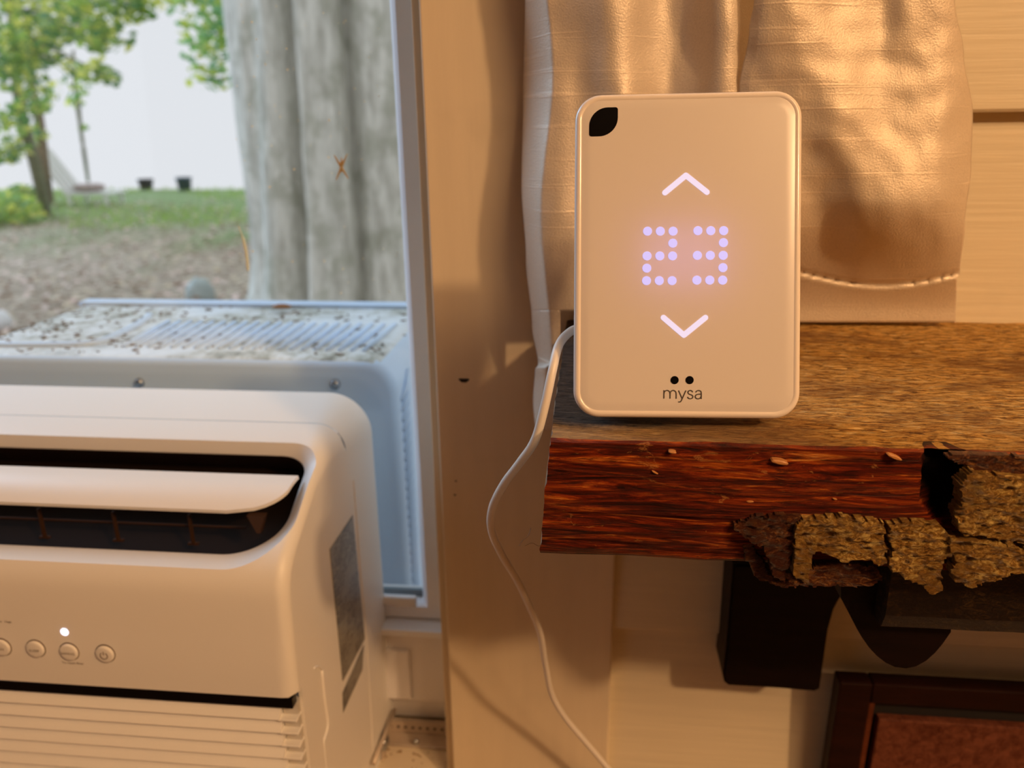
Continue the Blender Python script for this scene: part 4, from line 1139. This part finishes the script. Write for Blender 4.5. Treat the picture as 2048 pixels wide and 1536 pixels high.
# white lounge chair
M_wh = plain('white_chair_paint', (.80, .80, .78), .5); c0 = WZ(184, 408, 0); sc_ = 1.0
ch = empty('lounge_chair', (c0.x, c0.y, -.02), 'white reclining garden chair beside the shrub, far across the yard', 'chair')
def off(x, y, z): return Vector((c0.x+x, c0.y+y, z))
bk0, bk1 = WZ(150, 400, 0), None
for k in range(4):
    bm = bmesh.new(); y = -.24+.16*k
    box(bm, -.02, .02, -.06, .06, 0, 1.05, .01, rot=Matrix.Translation(off(-.32, y, .22))@Matrix.Rotation(math.radians(-34), 4, 'Y')); obj('back_slat', bm, M_wh, ch)
    bm = bmesh.new(); box(bm, -.38, .62, -.06, .06, .20, .25, .01, rot=Matrix.Translation(off(0, y, 0))); obj('seat_slat', bm, M_wh, ch)
for x, y in ((-.28, -.27), (-.28, .27), (.5, -.27), (.5, .27)):
    obj('leg', B(c0.x+x-.03, c0.x+x+.03, c0.y+y-.03, c0.y+y+.03, -.02, .20), M_wh, ch)
cu = empty('cushion', off(.0, 0, .25), 'pinkish grey cushion on the white garden chair', 'cushion')
bm = bmesh.new(); bmesh.ops.create_icosphere(bm, subdivisions=3, radius=1)
for v in bm.verts: v.co = Vector((math.copysign(abs(v.co.x)**.6, v.co.x)*.28, math.copysign(abs(v.co.y)**.6, v.co.y)*.24, v.co.z*.08+.08))+off(.0, 0, .25)
obj('cover', bm, plain('pinkish_fabric', (.42, .33, .30), .9, vary=.3), cu, smooth=True)
# two buckets
def bucket(px, py, label, mats, r, h):
    c = WZ(px, py, 0); rt = empty('bucket', (c.x, c.y, -.02), label, 'bucket', 'buckets at the far edge of the yard')
    bm = bmesh.new(); loft(bm, [[(c.x+q*math.cos(a), c.y+q*math.sin(a), z) for a in [k*math.pi/10 for k in range(20)]] for q, z in ((r*.8, -.02), (r*.95, h-.05), (r*1.05, h-.05), (r*1.05, h), (r*.92, h), (r*.78, .03))]); obj('pail', bm, mats, rt, smooth=True, angle=.6)
    bm = bmesh.new(); tube(bm, [Vector((c.x+r*1.02*math.cos(t), c.y-.02-.12*math.sin(t), h-.03-.10*math.sin(t))) for t in [math.pi*i/12 for i in range(13)]], .006, 6); obj('handle', bm, M_screw, rt)
bucket(293, 377, 'squat black bucket, the left one of the two', plain('black_plastic', (.012, .012, .012), .5), .19, .24)
bucket(370, 379, 'slate-blue bucket, the right one of the two', plain('slate_blue_plastic', (.09, .13, .19), .5), .19, .30)
# pieces lying behind the unit
c = WZ(402, 598, 0); bm = bmesh.new(); bmesh.ops.create_icosphere(bm, subdivisions=3, radius=1)
for v in bm.verts: v.co = Vector((v.co.x*.13, v.co.y*.10, max(v.co.z, -.3)*.16*(1+.2*noise.noise(v.co*2))+.03))+c
setp(obj('garden_stone', bm, plain('blue_grey_stone', (.42, .48, .47), .8, vary=.2), smooth=True), 'blue-grey rounded stone on the ground left of the broad trunk', 'stone')
c = WZ(2, 660, 0); bm = bmesh.new(); bmesh.ops.create_uvsphere(bm, u_segments=20, v_segments=12, radius=.085)
for v in bm.verts: v.co += c+Vector((0, 0, .07))
for f in bm.faces: f.material_index = 0 if f.calc_center_median().x < c.x+.02 else 1
setp(obj('toy_ball', bm, [plain('navy_plastic', (.03, .06, .13), .4), plain('white_plastic_toy', (.8, .82, .85), .4)], smooth=True), 'dark blue and white ball on the ground at the left edge', 'ball')
